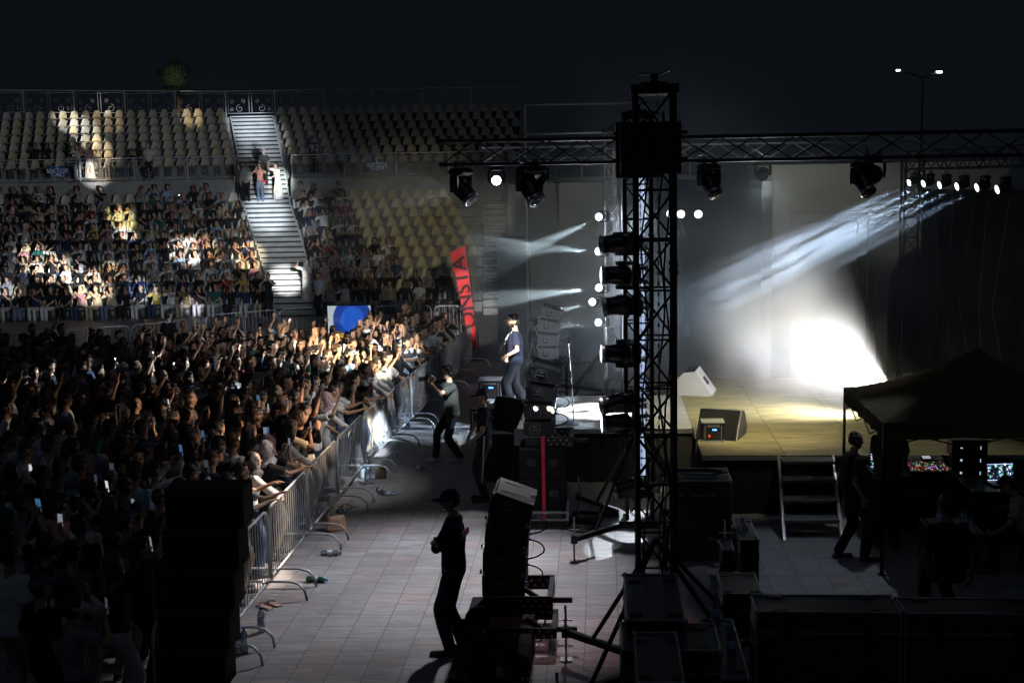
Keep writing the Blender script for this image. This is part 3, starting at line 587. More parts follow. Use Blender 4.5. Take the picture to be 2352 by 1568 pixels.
# ---------------------------------------------------------------- baseball cap on the case
def cap_mesh(r=.1,brim=.085):
    mb=MB(); v=[];n=16
    rings=[]
    for j in range(7):
        a=PI/2*j/6; rings.append([(r*.92*math.cos(a)*math.cos(2*PI*i/n),r*1.08*math.cos(a)*math.sin(2*PI*i/n),r*.95*math.sin(a)) for i in range(n)])
    mb.loft(rings[:-1]+[[(p[0]*.02,p[1]*.02,r*.95) for p in rings[0]]])
    m=9; top=[]; 
    for k in range(m):
        a=PI*(k/(m-1)); x=r*.8*math.cos(a); y=r*.75*abs(math.sin(a))*.5; top.append((x,y))
    b=[(r*.82*math.cos(PI*k/8),r*.7+ (brim+.02)*math.sin(PI*k/8)*1.15,.012-.012*abs(math.cos(PI*k/8))*1.5) for k in range(9)]
    v=b+[(x,y,z-.006) for x,y,z in b]; mb.add(v,[tuple(range(9)),tuple(range(17,8,-1))]+[(i,9+i,9+(i+1)%9,(i+1)%9) for i in range(9)],0,True)
    mb.sph((0,0,r*.95),.008,6,4); return mb
o=cap_mesh().obj('baseball_cap',mat('pale_cap_cloth',(.5,.47,.4),.9,bump=.2),None,(G(1700,1203,.75).x,G(1700,1215,.72).y,.735),.4); tag(o,'pale baseball cap lying on the small upright flight case','cap')
q=G(1706,1238,.72); bottle((q.x,q.y+.05,.725),'water bottle standing beside the pale cap on the small flight case',s=1.05)
q=G(1668,1475,.95); bottle((q.x-.05,q.y+.45,.952),'farther one of two dark bottles on the low foreground case',m=pet,s=1.25)
q=G(1692,1535,.95); bottle((q.x-.02,q.y+.25,.952),'nearer one of two dark bottles on the low foreground case',m=pet,s=1.2)
# ---------------------------------------------------------------- stage stairs
t=thing('stage_stairs','dark open staircase with light metal stringers leading up to the stage','stairs',(3.04,18.2,0))
xs0,xs1=G(1785,1041,SZ).x,G(1912,1045,SZ).x
bl,br_=G(1794,1232,0),G(1944,1262,0)
for k in range(5):
    f=k/4.0; z=.86*(1-f)+.0*f; 
    if k==4: break
    y=18.93-(18.93-17.75)*f; x0=xs0*(1-f)+bl.x*f; x1=xs1*(1-f)+br_.x*f; mb=MB(); mb.box(((x0+x1)/2,y-.12,z+.02),(x1-x0-.03,.27,.05),bev=.006); wobj(mb,'tread',mat('worn_step',(.13,.13,.125),.6,vary=.3,vs=8,bump=.2),t)
for xa_,xb in((xs0,bl.x),(xs1,br_.x)):
    mb=MB(); p=Vector((xa_,18.96,.9)); q=Vector((xb,17.5,.02)); d=q-p; ang=math.atan2(d.z,d.y)
    mb.add([(p.x-.02,p.y,p.z+.03),(p.x+.02,p.y,p.z+.03),(q.x+.02,q.y,q.z+.03),(q.x-.02,q.y,q.z+.03),(p.x-.02,p.y,p.z-.1),(p.x+.02,p.y,p.z-.1),(q.x+.02,q.y+.12,q.z-.01),(q.x-.02,q.y+.12,q.z-.01)],[(0,1,2,3),(4,7,6,5),(0,4,5,1),(3,2,6,7),(0,3,7,4),(1,5,6,2)]); wobj(mb,'stringer',mat('stringer_aluminium',(.35,.35,.36),.4,.7),t)
# ---------------------------------------------------------------- mixing position
yd=G(2100,1215,0).y-.02; zd=.80; l=A(2010,1097,yd-.03); r_=A(2202,1097,yd)
dk=fcase('wide mixing desk flight case with a pale logo on its front','' or l.x,r_.x,yd,yd+.62,zd,0,True,False,None,name='desk_case')
logo=mat('logo_grey',(.42,.42,.42),.6)
Mf=lambda x,y,z,s=0: Matrix.Translation((x,y,z))@Matrix.Rotation(PI/2,4,'X')
def zs_logo(t,x,y,z,s=1.0,logo=logo):
    mb=MB()
    for pg in ([(-.16,.12),(-.01,.12),(-.01,.085),(-.1,0.02),(-.01,.02),(-.01,-.015),(-.17,-.015),(-.17,.02),(-.08,.085),(-.16,.085)],[(.01,.12),(.16,.12),(.13,.085),(.06,.085),(.13,.03),(.16,-.015),(.01,-.015),(.04,.02),(.1,.02),(.03,.075),(.01,.1)]):
        mb.prism([(x+a*s,z+b*s) for a,b in pg],y-.004,y,None)
    mb.obj('emblem',logo,t); words('ZSOUND',.085*s,Mf(x,y-.002,z-.07*s),logo,'lettering',t,.002,.001)
zs_logo(dk,A(2108,1135,yd).x-dk.location.x,-.325,.50,.82)
zs_logo(c8,0.05,-(c8.location.y-G(1600,1103,1.12).y)-.012,.62,1.0,mat('faint_logo',(.05,.05,.055),.6))
zq=A(2130,1062,yd+.1)
mix=thing('mixing_console','digital mixing console glowing with coloured keys and a small screen','mixing desk',(A(2130,1085,yd+.2).x,yd+.3,zd+.005),R(4))
mw=A(2177,1085,yd+.2).x-A(2083,1085,yd+.2).x
tilt=Matrix.Rotation(R(16),4,'X')
mb=MB(); mb.box((0,0,.06),(mw,.5,.1),rot=tilt.to_3x3(),bev=.012); mb.obj('body',black(),mix)
leds=[mat('led_'+n,c,.4,emit=c,es=e) for n,c,e in(('white',(.9,.9,1),.6),('red',(1,.05,.08),.8),('green',(.1,1,.4),.8),('violet',(.7,.2,1),1.2),('yellow',(1,.7,.1),.8),('grey',(.2,.2,.24),.12))]
mb=MB(); random.seed(3)
for i in range(22):
    for j in range(8):
        x=-mw/2+.03+i*(mw-.06)/21; y=-.2+j*.035
        k=random.choice([5]*9+[0,1,2,4]) if j!=3 else (3 if 10<i<16 else random.choice([1,5,5]))
        mb.box(tilt@Vector((x,y,.113)),(.012,.012,.006),rot=tilt.to_3x3(),mi=k)
mb.obj('keys',leds,mix)
mb=MB()
for i in range(16): mb.box(tilt@Vector((-mw/2+.05+i*(mw-.1)/15,-.215,.115)),(.012,.024,.014),rot=tilt.to_3x3())
mb.obj('faders',mat('fader_white',(.6,.6,.6),.4),mix)
mb=MB(); mb.box(tilt@Vector((.05,.15,.125)),(.17,.11,.02),rot=tilt.to_3x3(),mi=0); mb.box(tilt@Vector((.04,.15,.137)),(.12,.08,.004),rot=tilt.to_3x3(),mi=1); mb.obj('screen',[black(),mat('screen_grey',(.5,.55,.6),.3,emit=(.6,.65,.75),es=.5,vary=.5,vs=60)],mix)
scr=mat('laptop_screen',(.02,.03,.05),.2)
def screen_mat(name,sc,thr,base,cols,es):
    m=bpy.data.materials.new(name); m.use_nodes=True; nt=m.node_tree; N=nt.nodes; L=nt.links; b=N['Principled BSDF']; b.inputs['Base Color'].default_value=(.02,.02,.02,1)
    tc=N.new('ShaderNodeTexCoord'); mp=N.new('ShaderNodeMapping'); mp.inputs['Scale'].default_value=sc; L.new(tc.outputs['Generated'],mp.inputs[0])
    v=N.new('ShaderNodeTexVoronoi'); v.distance='CHEBYCHEV'; v.inputs['Scale'].default_value=1; L.new(mp.outputs[0],v.inputs['Vector'])
    cr=N.new('ShaderNodeValToRGB'); e=cr.color_ramp; e.interpolation='CONSTANT'; e.elements[0].position=0; e.elements[0].color=(*base,1); e.elements[1].position=thr; e.elements[1].color=(*cols[0],1)
    for i,c in enumerate(cols[1:]): q=e.elements.new(min(.99,thr+(1-thr)*(i+1)/len(cols))); q.color=(*c,1)
    sp=N.new('ShaderNodeSeparateColor'); L.new(v.outputs['Color'],sp.inputs[0]); L.new(sp.outputs[0],cr.inputs[0])
    L.new(cr.outputs[0],b.inputs['Emission Color']); b.inputs['Emission Strength'].default_value=es; return m
sm1=screen_mat('laptop_interface',(14,1,9),.7,(.004,.006,.012),[(.05,.15,.3),(.1,.5,.35),(.7,.75,.9),(.4,.4,.5)],1.6)
def laptop(label,loc,rz,w=.34,screenh=.22,tiltd=12):
    t=thing('laptop',label,'laptop',loc,rz,'laptops'); mb=MB(); mb.box((0,-.1,.01),(w,.24,.02),bev=.004); mb.obj('keyboard_base',dmetal(),t)
    mb=MB(); mb.box((0,.03,.02+screenh/2),(w,.012,screenh),bev=.003); s=mb.obj('screen_lid',dmetal(),t); s.rotation_euler=(R(-tiltd),0,0)
    mb=MB(); mb.box((0,.022,.025+screenh/2),(w-.03,.003,screenh-.03)); d=mb.obj('screen',sm1,s)
    mb=MB(); mb.box((0,.019,.036),(w-.03,.002,.008)); mb.box((0,.019,screenh-.006+.006),(w-.03,.002,.006)); mb.obj('menu_bar',mat('bright_bar',(.6,.7,1),.3,emit=(.55,.65,1),es=1.8),s); return t
q=A(2024,1090,yd+.35); laptop('laptop with a dim interface standing left of the mixing console',(q.x,yd+.4,zd+.005),R(3),.3)
# equipment rack right of the desk
q=A(2236,1060,yd+.4); rk=thing('equipment_rack','tall equipment rack with faint indicator lamps right of the mixing desk','rack',(q.x,yd+.75,0),R(-6))
mb=MB(); mb.box((0,0,.62),(.5,.5,1.2),bev=.01); mb.obj('cabinet',lam,rk)
for k in range(5):
    mb=MB(); mb.box((0,-.252,.32+k*.19),(.44,.02,.15),bev=.004); u=mb.obj('rack_unit',dmetal(),rk)
    mb=MB(); mb.box((-.12,-.266,.34+k*.19),(.03,.006,.03)); mb.box((.15,-.266,.34+k*.19),(.012,.006,.05)); mb.obj('indicator',mat('rack_led',(.3,.5,.8),.3,emit=(.6,.8,1),es=[.2,.2,.2,2.5,.3][k] if 0 else .7),u)
yr=G(2290,1235,0).y
cr_=fcase('flight case table at the right edge holding the open laptop',A(2218,1120,yr).x+.02,A(2400,1120,yr).x,yr-.25,yr+.6,.74,0,False,False,None,name='flight_case')
laptop('open laptop with a bright interface at the right edge of the picture',(A(2306,1110,yr+.1).x,yr+.22,.745),R(6),.40,.26,10)
mb=MB(); q=A(2215,1100,yr+.3)
mb.tube([(q.x-.2+.05*i,yr+.4-.03*i+.03*math.sin(i*1.7),.76+.01*math.sin(i)) for i in range(9)],.008); tag(mb.obj('loose_cable',mat('pale_cable',(.3,.3,.32),.5)),'pale cable lying between the mixing desk and the right hand case','cable')
# low table case with bottles
tf=G(2160,1310,0).y; tb_=fcase('low flight case with a metal top used as a table for bottles',A(2158,1227,tf).x-.08,A(2260,1227,tf).x,tf,tf+.75,.5,0,False,False,None)
mb=MB(); mb.box((tb_.location.x,tb_.location.y,.503),(.5,.7,.004)); mb.obj('top_sheet',mat('scratched_metal',(.45,.46,.45),.3,.8,vary=.4,vs=12),None); o=bpy.data.objects['top_sheet']; o.parent=tb_; o.location=(-tb_.location.x,-tb_.location.y,0)
for k,(x,y) in enumerate(((-.2,-.18),(-.15,-.05),(.12,-.2),(.16,-.1),(.2,-.2),(.14,.02))):
    bottle((tb_.location.x+x,tb_.location.y+y,.507),('large bottle at the left edge of the low metal topped case','large bottle just behind the leftmost one on the low case','small bottle near the right front corner of the low case','small bottle in the middle of the right group on the low case','small bottle at the right front edge of the low case','small bottle farthest back on the low case')[k],s=1.3 if k<2 else .8)
q=G(2232,1355,0); bottle((q.x,q.y+.1,0),'water bottle standing on the floor before the right foreground case',s=1.0)
for i,(x,y) in enumerate(((1986,1224),(2000,1228),(1873,1205))):
    q=G(x,y); bottle((q.x,q.y,0),('bottle upright on the floor beside the tall technician','bottle beside the wheel of the mixing desk case','bottle under the stage stairs')[i],s=.9)
# ---------------------------------------------------------------- tent
tx0,tx1,ty0,ty1=3.55,6.6,16.1,18.75; zv=2.0; zp=A(2235,796,17.4).z
tent=thing('canopy_tent','dark olive pop up canopy over the mixing position','tent',((tx0+tx1)/2,(ty0+ty1)/2,0))
canv=mat('olive_canvas',(.07,.06,.038),.95,spec=.1,vary=.15,vs=2,bump=.3,bs=5)
def roof(u,v):
    x=tx0+(tx1-tx0)*u; y=ty0+(ty1-ty0)*v; e=1-max(abs(2*u-1),abs(2*v-1)); e=max(0,e)
    cr=min(abs(2*u-1),abs(2*v-1)); sag=.10*math.sin(PI*min(1,e*1.0))*(1-cr)
    return (x,y,zv+(zp-zv)*e**1.28-sag*.6)
n=28; mb=MB(); v=[roof(i/n,j/n) for j in range(n+1) for i in range(n+1)]
mb.add(v,[(j*(n+1)+i,j*(n+1)+i+1,(j+1)*(n+1)+i+1,(j+1)*(n+1)+i) for j in range(n) for i in range(n)],0,True)
wobj(mb,'roof',canv,tent)
nt=canv.node_tree; tr_=nt.nodes.new('ShaderNodeBsdfTranslucent'); tr_.inputs[0].default_value=(.42,.33,.17,1); ms_=nt.nodes.new('ShaderNodeMixShader'); ms_.inputs[0].default_value=.16; nt.links.new(nt.nodes['Principled BSDF'].outputs[0],ms_.inputs[1]); nt.links.new(tr_.outputs[0],ms_.inputs[2]); nt.links.new(ms_.outputs[0],nt.nodes['Material Output'].inputs['Surface'])
for (xa_,ya,xb,yb) in((tx0,ty1,tx0,ty0),(tx0,ty0,tx1,ty0),(tx1,ty0,tx1,ty1),(tx1,ty1,tx0,ty1)):
    mb=MB(); nn=24; v=[]
    for i in range(nn+1):
        f=i/nn; x=xa_+(xb-xa_)*f; y=ya+(yb-ya)*f; s=math.sin(PI*f); o=.012*math.sin(f*40)
        v+=[(x+o,y+o,zv+.002),(x+o*1.5,y+o*1.5,zv-.23+.03*s+.01*math.sin(f*25))]
    mb.add(v,[(2*i,2*i+2,2*i+3,2*i+1) for i in range(nn)],0,True); wobj(mb,'valance',canv,tent)
for x,y in((tx0,ty0),(tx1,ty0),(tx1,ty1),(tx0,ty1)):
    mb=MB(); mb.box((x+.02,y+.02,zv/2),(.038,.038,zv-.01)); mb.box((x+.02,y+.02,.006),(.1,.1,.012)); mb.box((x+.02,y+.02,1.05),(.05,.05,.05)); wobj(mb,'pole',dmetal() if y<17 else metal(),tent)
mb=MB()
for(xa_,ya,xb,yb) in((tx0,ty1,tx0,ty0),(tx0,ty0,tx1,ty0),(tx1,ty1,tx0,ty1)):
    for k in range(3):
        p=Vector((xa_+(xb-xa_)*k/3,ya+(yb-ya)*k/3,0)); q=Vector((xa_+(xb-xa_)*(k+1)/3,ya+(yb-ya)*(k+1)/3,0))
        mb.cyl(p+Vector((.02,.02,zv-.06)),q+Vector((.02,.02,zv-.33)),.009); mb.cyl(p+Vector((.02,.02,zv-.33)),q+Vector((.02,.02,zv-.06)),.009)
wobj(mb,'scissor_frame',dmetal(),tent)
# ---------------------------------------------------------------- pale object on the stage behind the tent (speaker case)
q=A(2130,1025,21.5); t=thing('storage_crate','pale olive crate lying on the stage under the canopy edge','crate',(q.x,21.6,SZ),0)
mb=MB(); mb.box((0,0,.16),(.95,.4,.3),bev=.06); mb.obj('shell',mat('crate_plastic',(.3,.3,.2),.5,vary=.2),t)
mb=MB(); [mb.box((x,-.19,.25),(.04,.06,.1),bev=.008) for x in(-.3,0,.3)]; mb.obj('latch',metal(),t)
# cable coils between the towers
for k,(x,y,r) in enumerate(((1345,1192,.27),(1338,1212,.26),(1400,1180,.2))):
    q=G(x,y); mb=MB()
    for j in range(6): mb.tube([(q.x+(r-.012*j)*math.cos(a*.45+j),q.y+(r-.012*j)*math.sin(a*.45+j),.012+.013*j+.01*math.sin(a+j)) for a in range(15)],.01)
    tag(mb.obj('cable_coil',rub),('coil of black cable by the outrigger of the second tower','front coil of black cable beside the strapped subwoofers','smaller coil of black cable under the second tower')[k],'cable',None)
mb=MB(); a=G(1255,1440); mb.tube([(ar0c.x+.52,13.9,ar0c.z),(ar0c.x+.42,13.7,ar0c.z-.4),(ar0c.x+.38,13.4,.1),(ar0c.x+.37,12.8,.015),(ar0c.x+.40,12,.015),(ar0c.x+.42,10.5,.015)],.01); tag(mb.obj('power_cable',rub),'black cable running down from the nearest line array frame to the floor','cable')
# ---------------------------------------------------------------- crowd barriers
gal=mat('galvanised_steel',(.45,.47,.5),.42,.25,vary=.25,vs=6)
def barrier(label,p,q,foot=1,group='steel crowd barriers'):
    p=Vector(p); q=Vector(q); L=(q-p).length; a=math.atan2((q-p).y,(q-p).x)
    t=thing('crowd_barrier',label,'barrier',(p+q)/2,a,group)
    h=1.1; l=L/2-.03; r=.15; pts=[(-l,0,.17)]+[(-l,0,h-r)]+[(-l+r-r*math.cos(x),0,h-r+r*math.sin(x)) for x in(PI/6,PI/3,PI/2)]+[(l-r+r*math.sin(x),0,h-r+r*math.cos(x)) for x in(0,PI/6,PI/3,PI/2)]+[(l,0,.17)]
    mb=MB(); mb.tube(pts+[],.0175); mb.tube([(-l,0,.2),(l,0,.2)],.0175); mb.obj('frame',gal,t)
    mb=MB(); n=int(L/.115)
    for i in range(1,n): mb.cyl((-l+2*l*i/n,0,.2),(-l+2*l*i/n,0,h-.005),.0065,n=5,caps=False)
    mb.obj('bars',gal,t)
    for s in(-1,1):
        mb=MB(); x=s*(l-.22)
        for d in(-1,1): mb.tube([(x,0,.2),(x,d*.05,.24),(x,d*.3,.24),(x,d*.42,.21),(x,d*.5,.12),(x,d*.52,.0)],.017)
        mb.obj('foot',gal,t)
    return t
BX=-4.22
ord_=['nearest the camera, partly hidden by the black line array']+[f'number {i+1} counted from the camera along the aisle' for i in range(1,12)]
bx=lambda y:BX+max(0,y-21)*.05
for i in range(11):
    y=11.1+i*2.1; barrier('crowd barrier '+ord_[i],(bx(y),y,0),(bx(y+2.08),y+2.08,0))
BL=[(0,772),(110,760),(222,752),(300,747),(392,738),(470,724),(560,717),(640,711),(725,704)]
for i in range(len(BL)-1):
    a,b=G(*BL[i],1.1),G(*BL[i+1],1.1); barrier(['leftmost back barrier below the seats','second back barrier from the left edge','third back barrier from the left edge','fourth back barrier from the left','back barrier under the middle of the lit seats','back barrier in front of the lit seats, near the stairs','back barrier before the foot of the stairs','back barrier between the stairs and the bright screen'][i],(a.x,a.y,0),(b.x,b.y,0),group='back row barriers below the stand')
for i,(x0_,x1_) in enumerate(((860,925),(928,992),(996,1060))):
    a,b=G(x0_,703,1.1),G(x1_,701,1.1); barrier(['back barrier right of the bright screen','back barrier under the dark empty seats','back barrier just left of the red flag'][i],(a.x,a.y,0),(b.x,b.y,0),group='back row barriers below the stand')
# ---------------------------------------------------------------- flag, screen, signs
fl=G(1095,826); t=thing('feather_flag','tall red feather flag with black letters leaning beside the far end of the barriers','flag',fl)
Yf=fl.y; tl,tr,br2,bl2=A(1034,581,Yf),A(1068,563,Yf),A(1098,798,Yf),A(1082,806,Yf)
mb=MB(); n=24; v=[]; m_=5
for j in range(n+1):
    f=j/n; l=tl.lerp(bl2,f); r=tr.lerp(br2,f)
    for i in range(m_+1): p=l.lerp(r,i/m_); v.append((p.x,p.y+.05*math.sin(f*14+i*.9)*(.3+f),p.z))
mb.add(v,[(j*(m_+1)+i,j*(m_+1)+i+1,(j+1)*(m_+1)+i+1,(j+1)*(m_+1)+i) for j in range(n) for i in range(m_)],0,True); wobj(mb,'cloth',mat('red_flag_cloth',(.62,.03,.035),.75,vary=.1,vs=2),t)
ctr=tl.lerp(bl2,.43).lerp(tr.lerp(br2,.43),.5); ax=(tl.lerp(tr,.5)-bl2.lerp(br2,.5)).normalized(); upv=Vector((0,-1,0)).cross(ax).normalized()
M=Matrix((ax,upv*-1 if 0 else ax.cross(Vector((0,-1,0)))*-1,Vector((0,-1,0)))).transposed().to_4x4()
Mt=Matrix.Translation(ctr-Vector((0,.11,0))-fl)@M
words('ONSTA',.56,Mt@Matrix.Scale(1.1,4,(1,0,0)),mat('flag_lettering',(.03,.01,.015),.8),'lettering',t,.003,.006)
mb=MB(); mb.tube([(fl.x,fl.y,.1),br2+Vector((.03,.02,0)),tr+Vector((.02,.02,0)),tr+Vector((-.1,.02,.06))],.016); mb.lathe([(.28,0),(.28,.06),(.05,.1)],20,M=Matrix.Translation(fl)); wobj(mb,'pole_and_base',dmetal(),t)
Ys=34.5; t=thing('led_screen','small led screen showing a blue ball on a white grid with red and yellow below','screen',(A(801,790,Ys).x,Ys,0))
sl_,sr_=A(752,703,Ys),A(851,703,Ys); zb=A(800,778,Ys).z
ms=bpy.data.materials.new('led_picture'); ms.use_nodes=True; nt=ms.node_tree; N=nt.nodes; L=nt.links; b=N['Principled BSDF']; b.inputs['Base Color'].default_value=(.02,.02,.02,1)
tc=N.new('ShaderNodeTexCoord'); vd=N.new('ShaderNodeVectorMath'); vd.operation='DISTANCE'; mp=N.new('ShaderNodeMapping'); mp.inputs['Scale'].default_value=(1.32,0,.9); L.new(tc.outputs['Generated'],mp.inputs[0]); L.new(mp.outputs[0],vd.inputs[0]); vd.inputs[1].default_value=(.76,0,.52)
cr=N.new('ShaderNodeValToRGB'); e=cr.color_ramp; e.interpolation='CONSTANT'; e.elements[0].position=0; e.elements[0].color=(.02,.14,.75,1); e.elements[1].position=.36; e.elements[1].color=(.01,.06,.4,1); q=e.elements.new(.60); q.color=(.6,.68,.72,1); L.new(vd.outputs['Value'],cr.inputs[0])
sx=N.new('ShaderNodeSeparateXYZ'); L.new(tc.outputs['Generated'],sx.inputs[0])
n_=N.new('ShaderNodeTexNoise'); n_.inputs['Scale'].default_value=14; L.new(tc.outputs['Generated'],n_.inputs['Vector'])
c2=N.new('ShaderNodeValToRGB'); e=c2.color_ramp; e.interpolation='CONSTANT'; e.elements[0].color=(.7,.02,.01,1); e.elements[1].position=.5; e.elements[1].color=(.9,.6,.03,1); q=e.elements.new(.58); q.color=(.02,.3,.1,1); L.new(n_.outputs[0],c2.inputs[0])
lt=N.new('ShaderNodeMath'); lt.operation='LESS_THAN'; lt.inputs[1].default_value=.18; L.new(sx.outputs[2],lt.inputs[0]); mx=N.new('ShaderNodeMix'); mx.data_type='RGBA'; L.new(lt.outputs[0],mx.inputs[0]); L.new(cr.outputs[0],mx.inputs[6]); L.new(c2.outputs[0],mx.inputs[7])
gr=N.new('ShaderNodeMapping'); gr.inputs['Scale'].default_value=(48,0,32); L.new(tc.outputs['Generated'],gr.inputs[0]); fr=N.new('ShaderNodeVectorMath'); fr.operation='FRACTION'; L.new(gr.outputs[0],fr.inputs[0]); s2=N.new('ShaderNodeSeparateXYZ'); L.new(fr.outputs[0],s2.inputs[0])
g1=N.new('ShaderNodeMath'); g1.operation='MINIMUM'; L.new(s2.outputs[0],g1.inputs[0]); L.new(s2.outputs[2],g1.inputs[1]); g2=N.new('ShaderNodeMath'); g2.operation='GREATER_THAN'; g2.inputs[1].default_value=.2; L.new(g1.outputs[0],g2.inputs[0]); g3=N.new('ShaderNodeMath'); g3.operation='MULTIPLY_ADD'; g3.inputs[1].default_value=.8; g3.inputs[2].default_value=.15; L.new(g2.outputs[0],g3.inputs[0])
L.new(mx.outputs[2],b.inputs['Emission Color']); L.new(g3.outputs[0],b.inputs['Emission Strength'])
mb=MB(); mb.box(((sl_.x+sr_.x)/2,Ys,(sl_.z+zb)/2),(sr_.x-sl_.x,.02,sl_.z-zb)); wobj(mb,'picture',ms,t)
mb=MB(); mb.box(((sl_.x+sr_.x)/2,Ys+.08,(sl_.z+zb)/2),(sr_.x-sl_.x+.05,.12,sl_.z-zb+.05)); 
for x in(sl_.x+.1,sr_.x-.1): mb.box((x,Ys+.1,zb/2),(.05,.05,zb)); mb.box((x,Ys+.1,.02),(.08,.6,.04))
wobj(mb,'housing',dmetal(),t)
# globe lamps and street lights
globe=mat('lit_globe',(1,1,1),.4,emit=(.95,.97,1),es=3.5); dpole=mat('bronze_pole',(.06,.045,.04),.6)
t=thing('globe_lamp_post','ornate lamp post with three glowing white globes between tower and facade','lamp post',(A(1575,600,40).x,40,0))
gx=[A(x,y,40) for x,y in((1540,491),(1564,492),(1604,492))]; cx=t.location.x
mb=MB(); mb.lathe([(.16,0),(.14,.3),(.06,.5),(.05,3),(.04,gx[0].z-.6)],12); mb.obj('pole',dpole,t)
for p in gx:
    mb=MB(); mb.sph(p,.125,20,12); wobj(mb,'globe',globe,t)
    mb=MB(); mb.tube([(cx,40,p.z-.75),((cx+p.x)/2,40,p.z-.45),(p.x,40,p.z-.35),(p.x,40,p.z-.12)],.018); mb.lathe([(.03,-.2),(.06,-.12)],10,M=Matrix.Translation(p)); wobj(mb,'arm',dpole,t)
t=thing('street_light','tall double armed street light shining far behind the truss at upper right','street light',(A(2112,500,60).x,60,0))
p1,p2=A(2063,162,60),A(2157,166,60); mb=MB(); mb.cyl((0,0,0),(0,0,p1.z-.3),.09,.05); mb.tube([(p1.x-t.location.x,0,p1.z+.02),(0,0,p1.z-.35),(p2.x-t.location.x,0,p2.z+.02)],.04); mb.obj('pole',dpole,t)
for k,p in enumerate((p1,p2)):
    mb=MB(); mb.box((p.x-t.location.x,0,p.z),(.26,.16,.08) if k else (.18,.12,.07),bev=.02); mb.obj('lamp_head',mat('street_lamp_glow',(1,1,1),.4,emit=(.85,.9,1),es=9),t)
# thin pipe frame over the rear truss
Yp=33.0; a,b,c,d=A(1205,241,Yp),A(1455,237,Yp),A(1455,303,Yp),A(1205,309,Yp); t=thing('pipe_frame','large thin rectangular pipe frame rising above the rear truss','frame',(a.x,Yp,0))
mb=MB(); mb.tube([a,b],.028); mb.tube([d,c],.028); mb.tube([a,(a.x,Yp,0)],.03); mb.tube([b,(b.x,Yp,0)],.03); wobj(mb,'pipes',mat('painted_pipe',(.4,.4,.36),.6),t)
# tree
t=thing('tree','small tree crown lit faintly above the top railing at upper left','tree',(A(402,200,72).x,72,0)); p=A(402,178,72)
mb=MB(); mb.cyl((0,0,0),(.2,0,p.z),.25,.08); 
for k in range(7): a=k*.9; mb.cyl((.1,0,p.z-1.6+.15*k),(.1+.7*math.cos(a),.5*math.sin(a),p.z-.6+.25*k),.05,.02)
mb.obj('trunk',mat('bark',(.08,.06,.045),.9,bump=.5),t)
mb=MB(); random.seed(5)
for k in range(2600):
    u=Vector((random.gauss(0,1),random.gauss(0,1),random.gauss(0,1))); u=u.normalized()*(random.random()**.4)
    c=Vector((.0+u.x*.85*(1+.3*math.sin(u.z*5)),u.y*.8,p.z+u.z*1.15)); 
    if noise.noise(c*1.9)<-.12: continue
    a=Vector((random.uniform(-1,1),random.uniform(-1,1),random.uniform(-1,1))).normalized()*.07; b_=a.orthogonal().normalized()*.045
    mb.add([c-a,c+b_,c+a,c-b_],[(0,1,2,3)])
mb.obj('crown',mat('leaves',(.06,.1,.03),.7,vary=.4,vs=2),t)
# drapes on the right
for k in range(5):
    x=A(2145,600,25).x+.55*k; y=25.5-1.55*k; t=thing('black_drape',['narrow','second','third','fourth','rightmost'][k]+' black drape panel with faint dotted cords on the right of the stage','drape',(x,y,0),R(-58),'black drapes at stage right')
    mb=MB(); v=[]; nn=40
    for i in range(nn+1):
        s=i/nn*1.75-.1; o=.05*math.sin(s*16)+.02*math.sin(s*37+k)
        for z in(.95,2.2,3.4,4.75): v.append((s,o*(1.1-.1*z),z))
    mb.add(v,[(4*i+j,4*i+4+j,4*i+5+j,4*i+1+j) for i in range(nn) for j in range(3)],0,True); mb.obj('cloth',skm,t)
    for m_ in range(3):
        mb=MB(); s=.25+.5*m_; dx=[-.25,.1,.3][(m_+k)%3]; a=Vector((s,-.12,4.6)); b_=Vector((s-dx,-.14,2.6)); c=Vector((s+dx*.4,-.12,1.0))
        mb.tube([a,b_,c],.004); 
        for i in range(50):
            f=i/50; p=a.lerp(b_,f*2) if f<.5 else b_.lerp(c,f*2-1); mb.sph(p,.009,5,3)
        mb.obj('dotted_cord',mat('cord_beads',(.25,.3,.36),.4),t)
# things people left along the barrier
random.seed(11)
def bag(label,loc,s,c,rz):
    t=thing('handbag',label,'bag',loc,rz,'bags left by the barrier'); mb=MB(); rings=[]
    for j in range(6):
        f=j/5; w=.17*s*(1-.25*f+.08*math.sin(f*3)); d=.08*s*(1-.5*f); rings.append([(w*(1 if abs(math.cos(a))>.2 else 1)*math.copysign(abs(math.cos(a))**.6,math.cos(a)),d*math.copysign(abs(math.sin(a))**.6,math.sin(a))+.01*math.sin(a*3+j),.24*s*f+.001) for a in [2*PI*i/16 for i in range(16)]])
    mb.loft(rings); mb.obj('body',mat('bag_'+str(round(c[0]*100)),c,.7,vary=.3,vs=9,bump=.4,bs=18),t)
    mb=MB(); mb.tube([(-.1*s,0,.22*s),(-.07*s,0,.36*s),(0,.01,.4*s),(.07*s,0,.36*s),(.1*s,0,.22*s)],.008*s); mb.obj('handle',mat('strap_brown',(.12,.07,.04),.6),t)
q=G(780,1218); bag('tan handbag on the floor by the barrier feet',(q.x-.05,q.y,0),.95,(.42,.26,.17),.5)
q=G(873,1098); bag('dark brown handbag under the barrier, upper one of two in the aisle',(q.x-.05,q.y,0),.95,(.07,.045,.03),.2)
q=G(855,1095); bag('pale blue bag beside the dark brown handbag',(q.x-.12,q.y-.02,0),.7,(.4,.5,.55),1.0)
q=G(770,1195); bag('small olive bag resting behind the tan handbag',(q.x-.1,q.y+.1,0),.6,(.3,.32,.16),1.4)
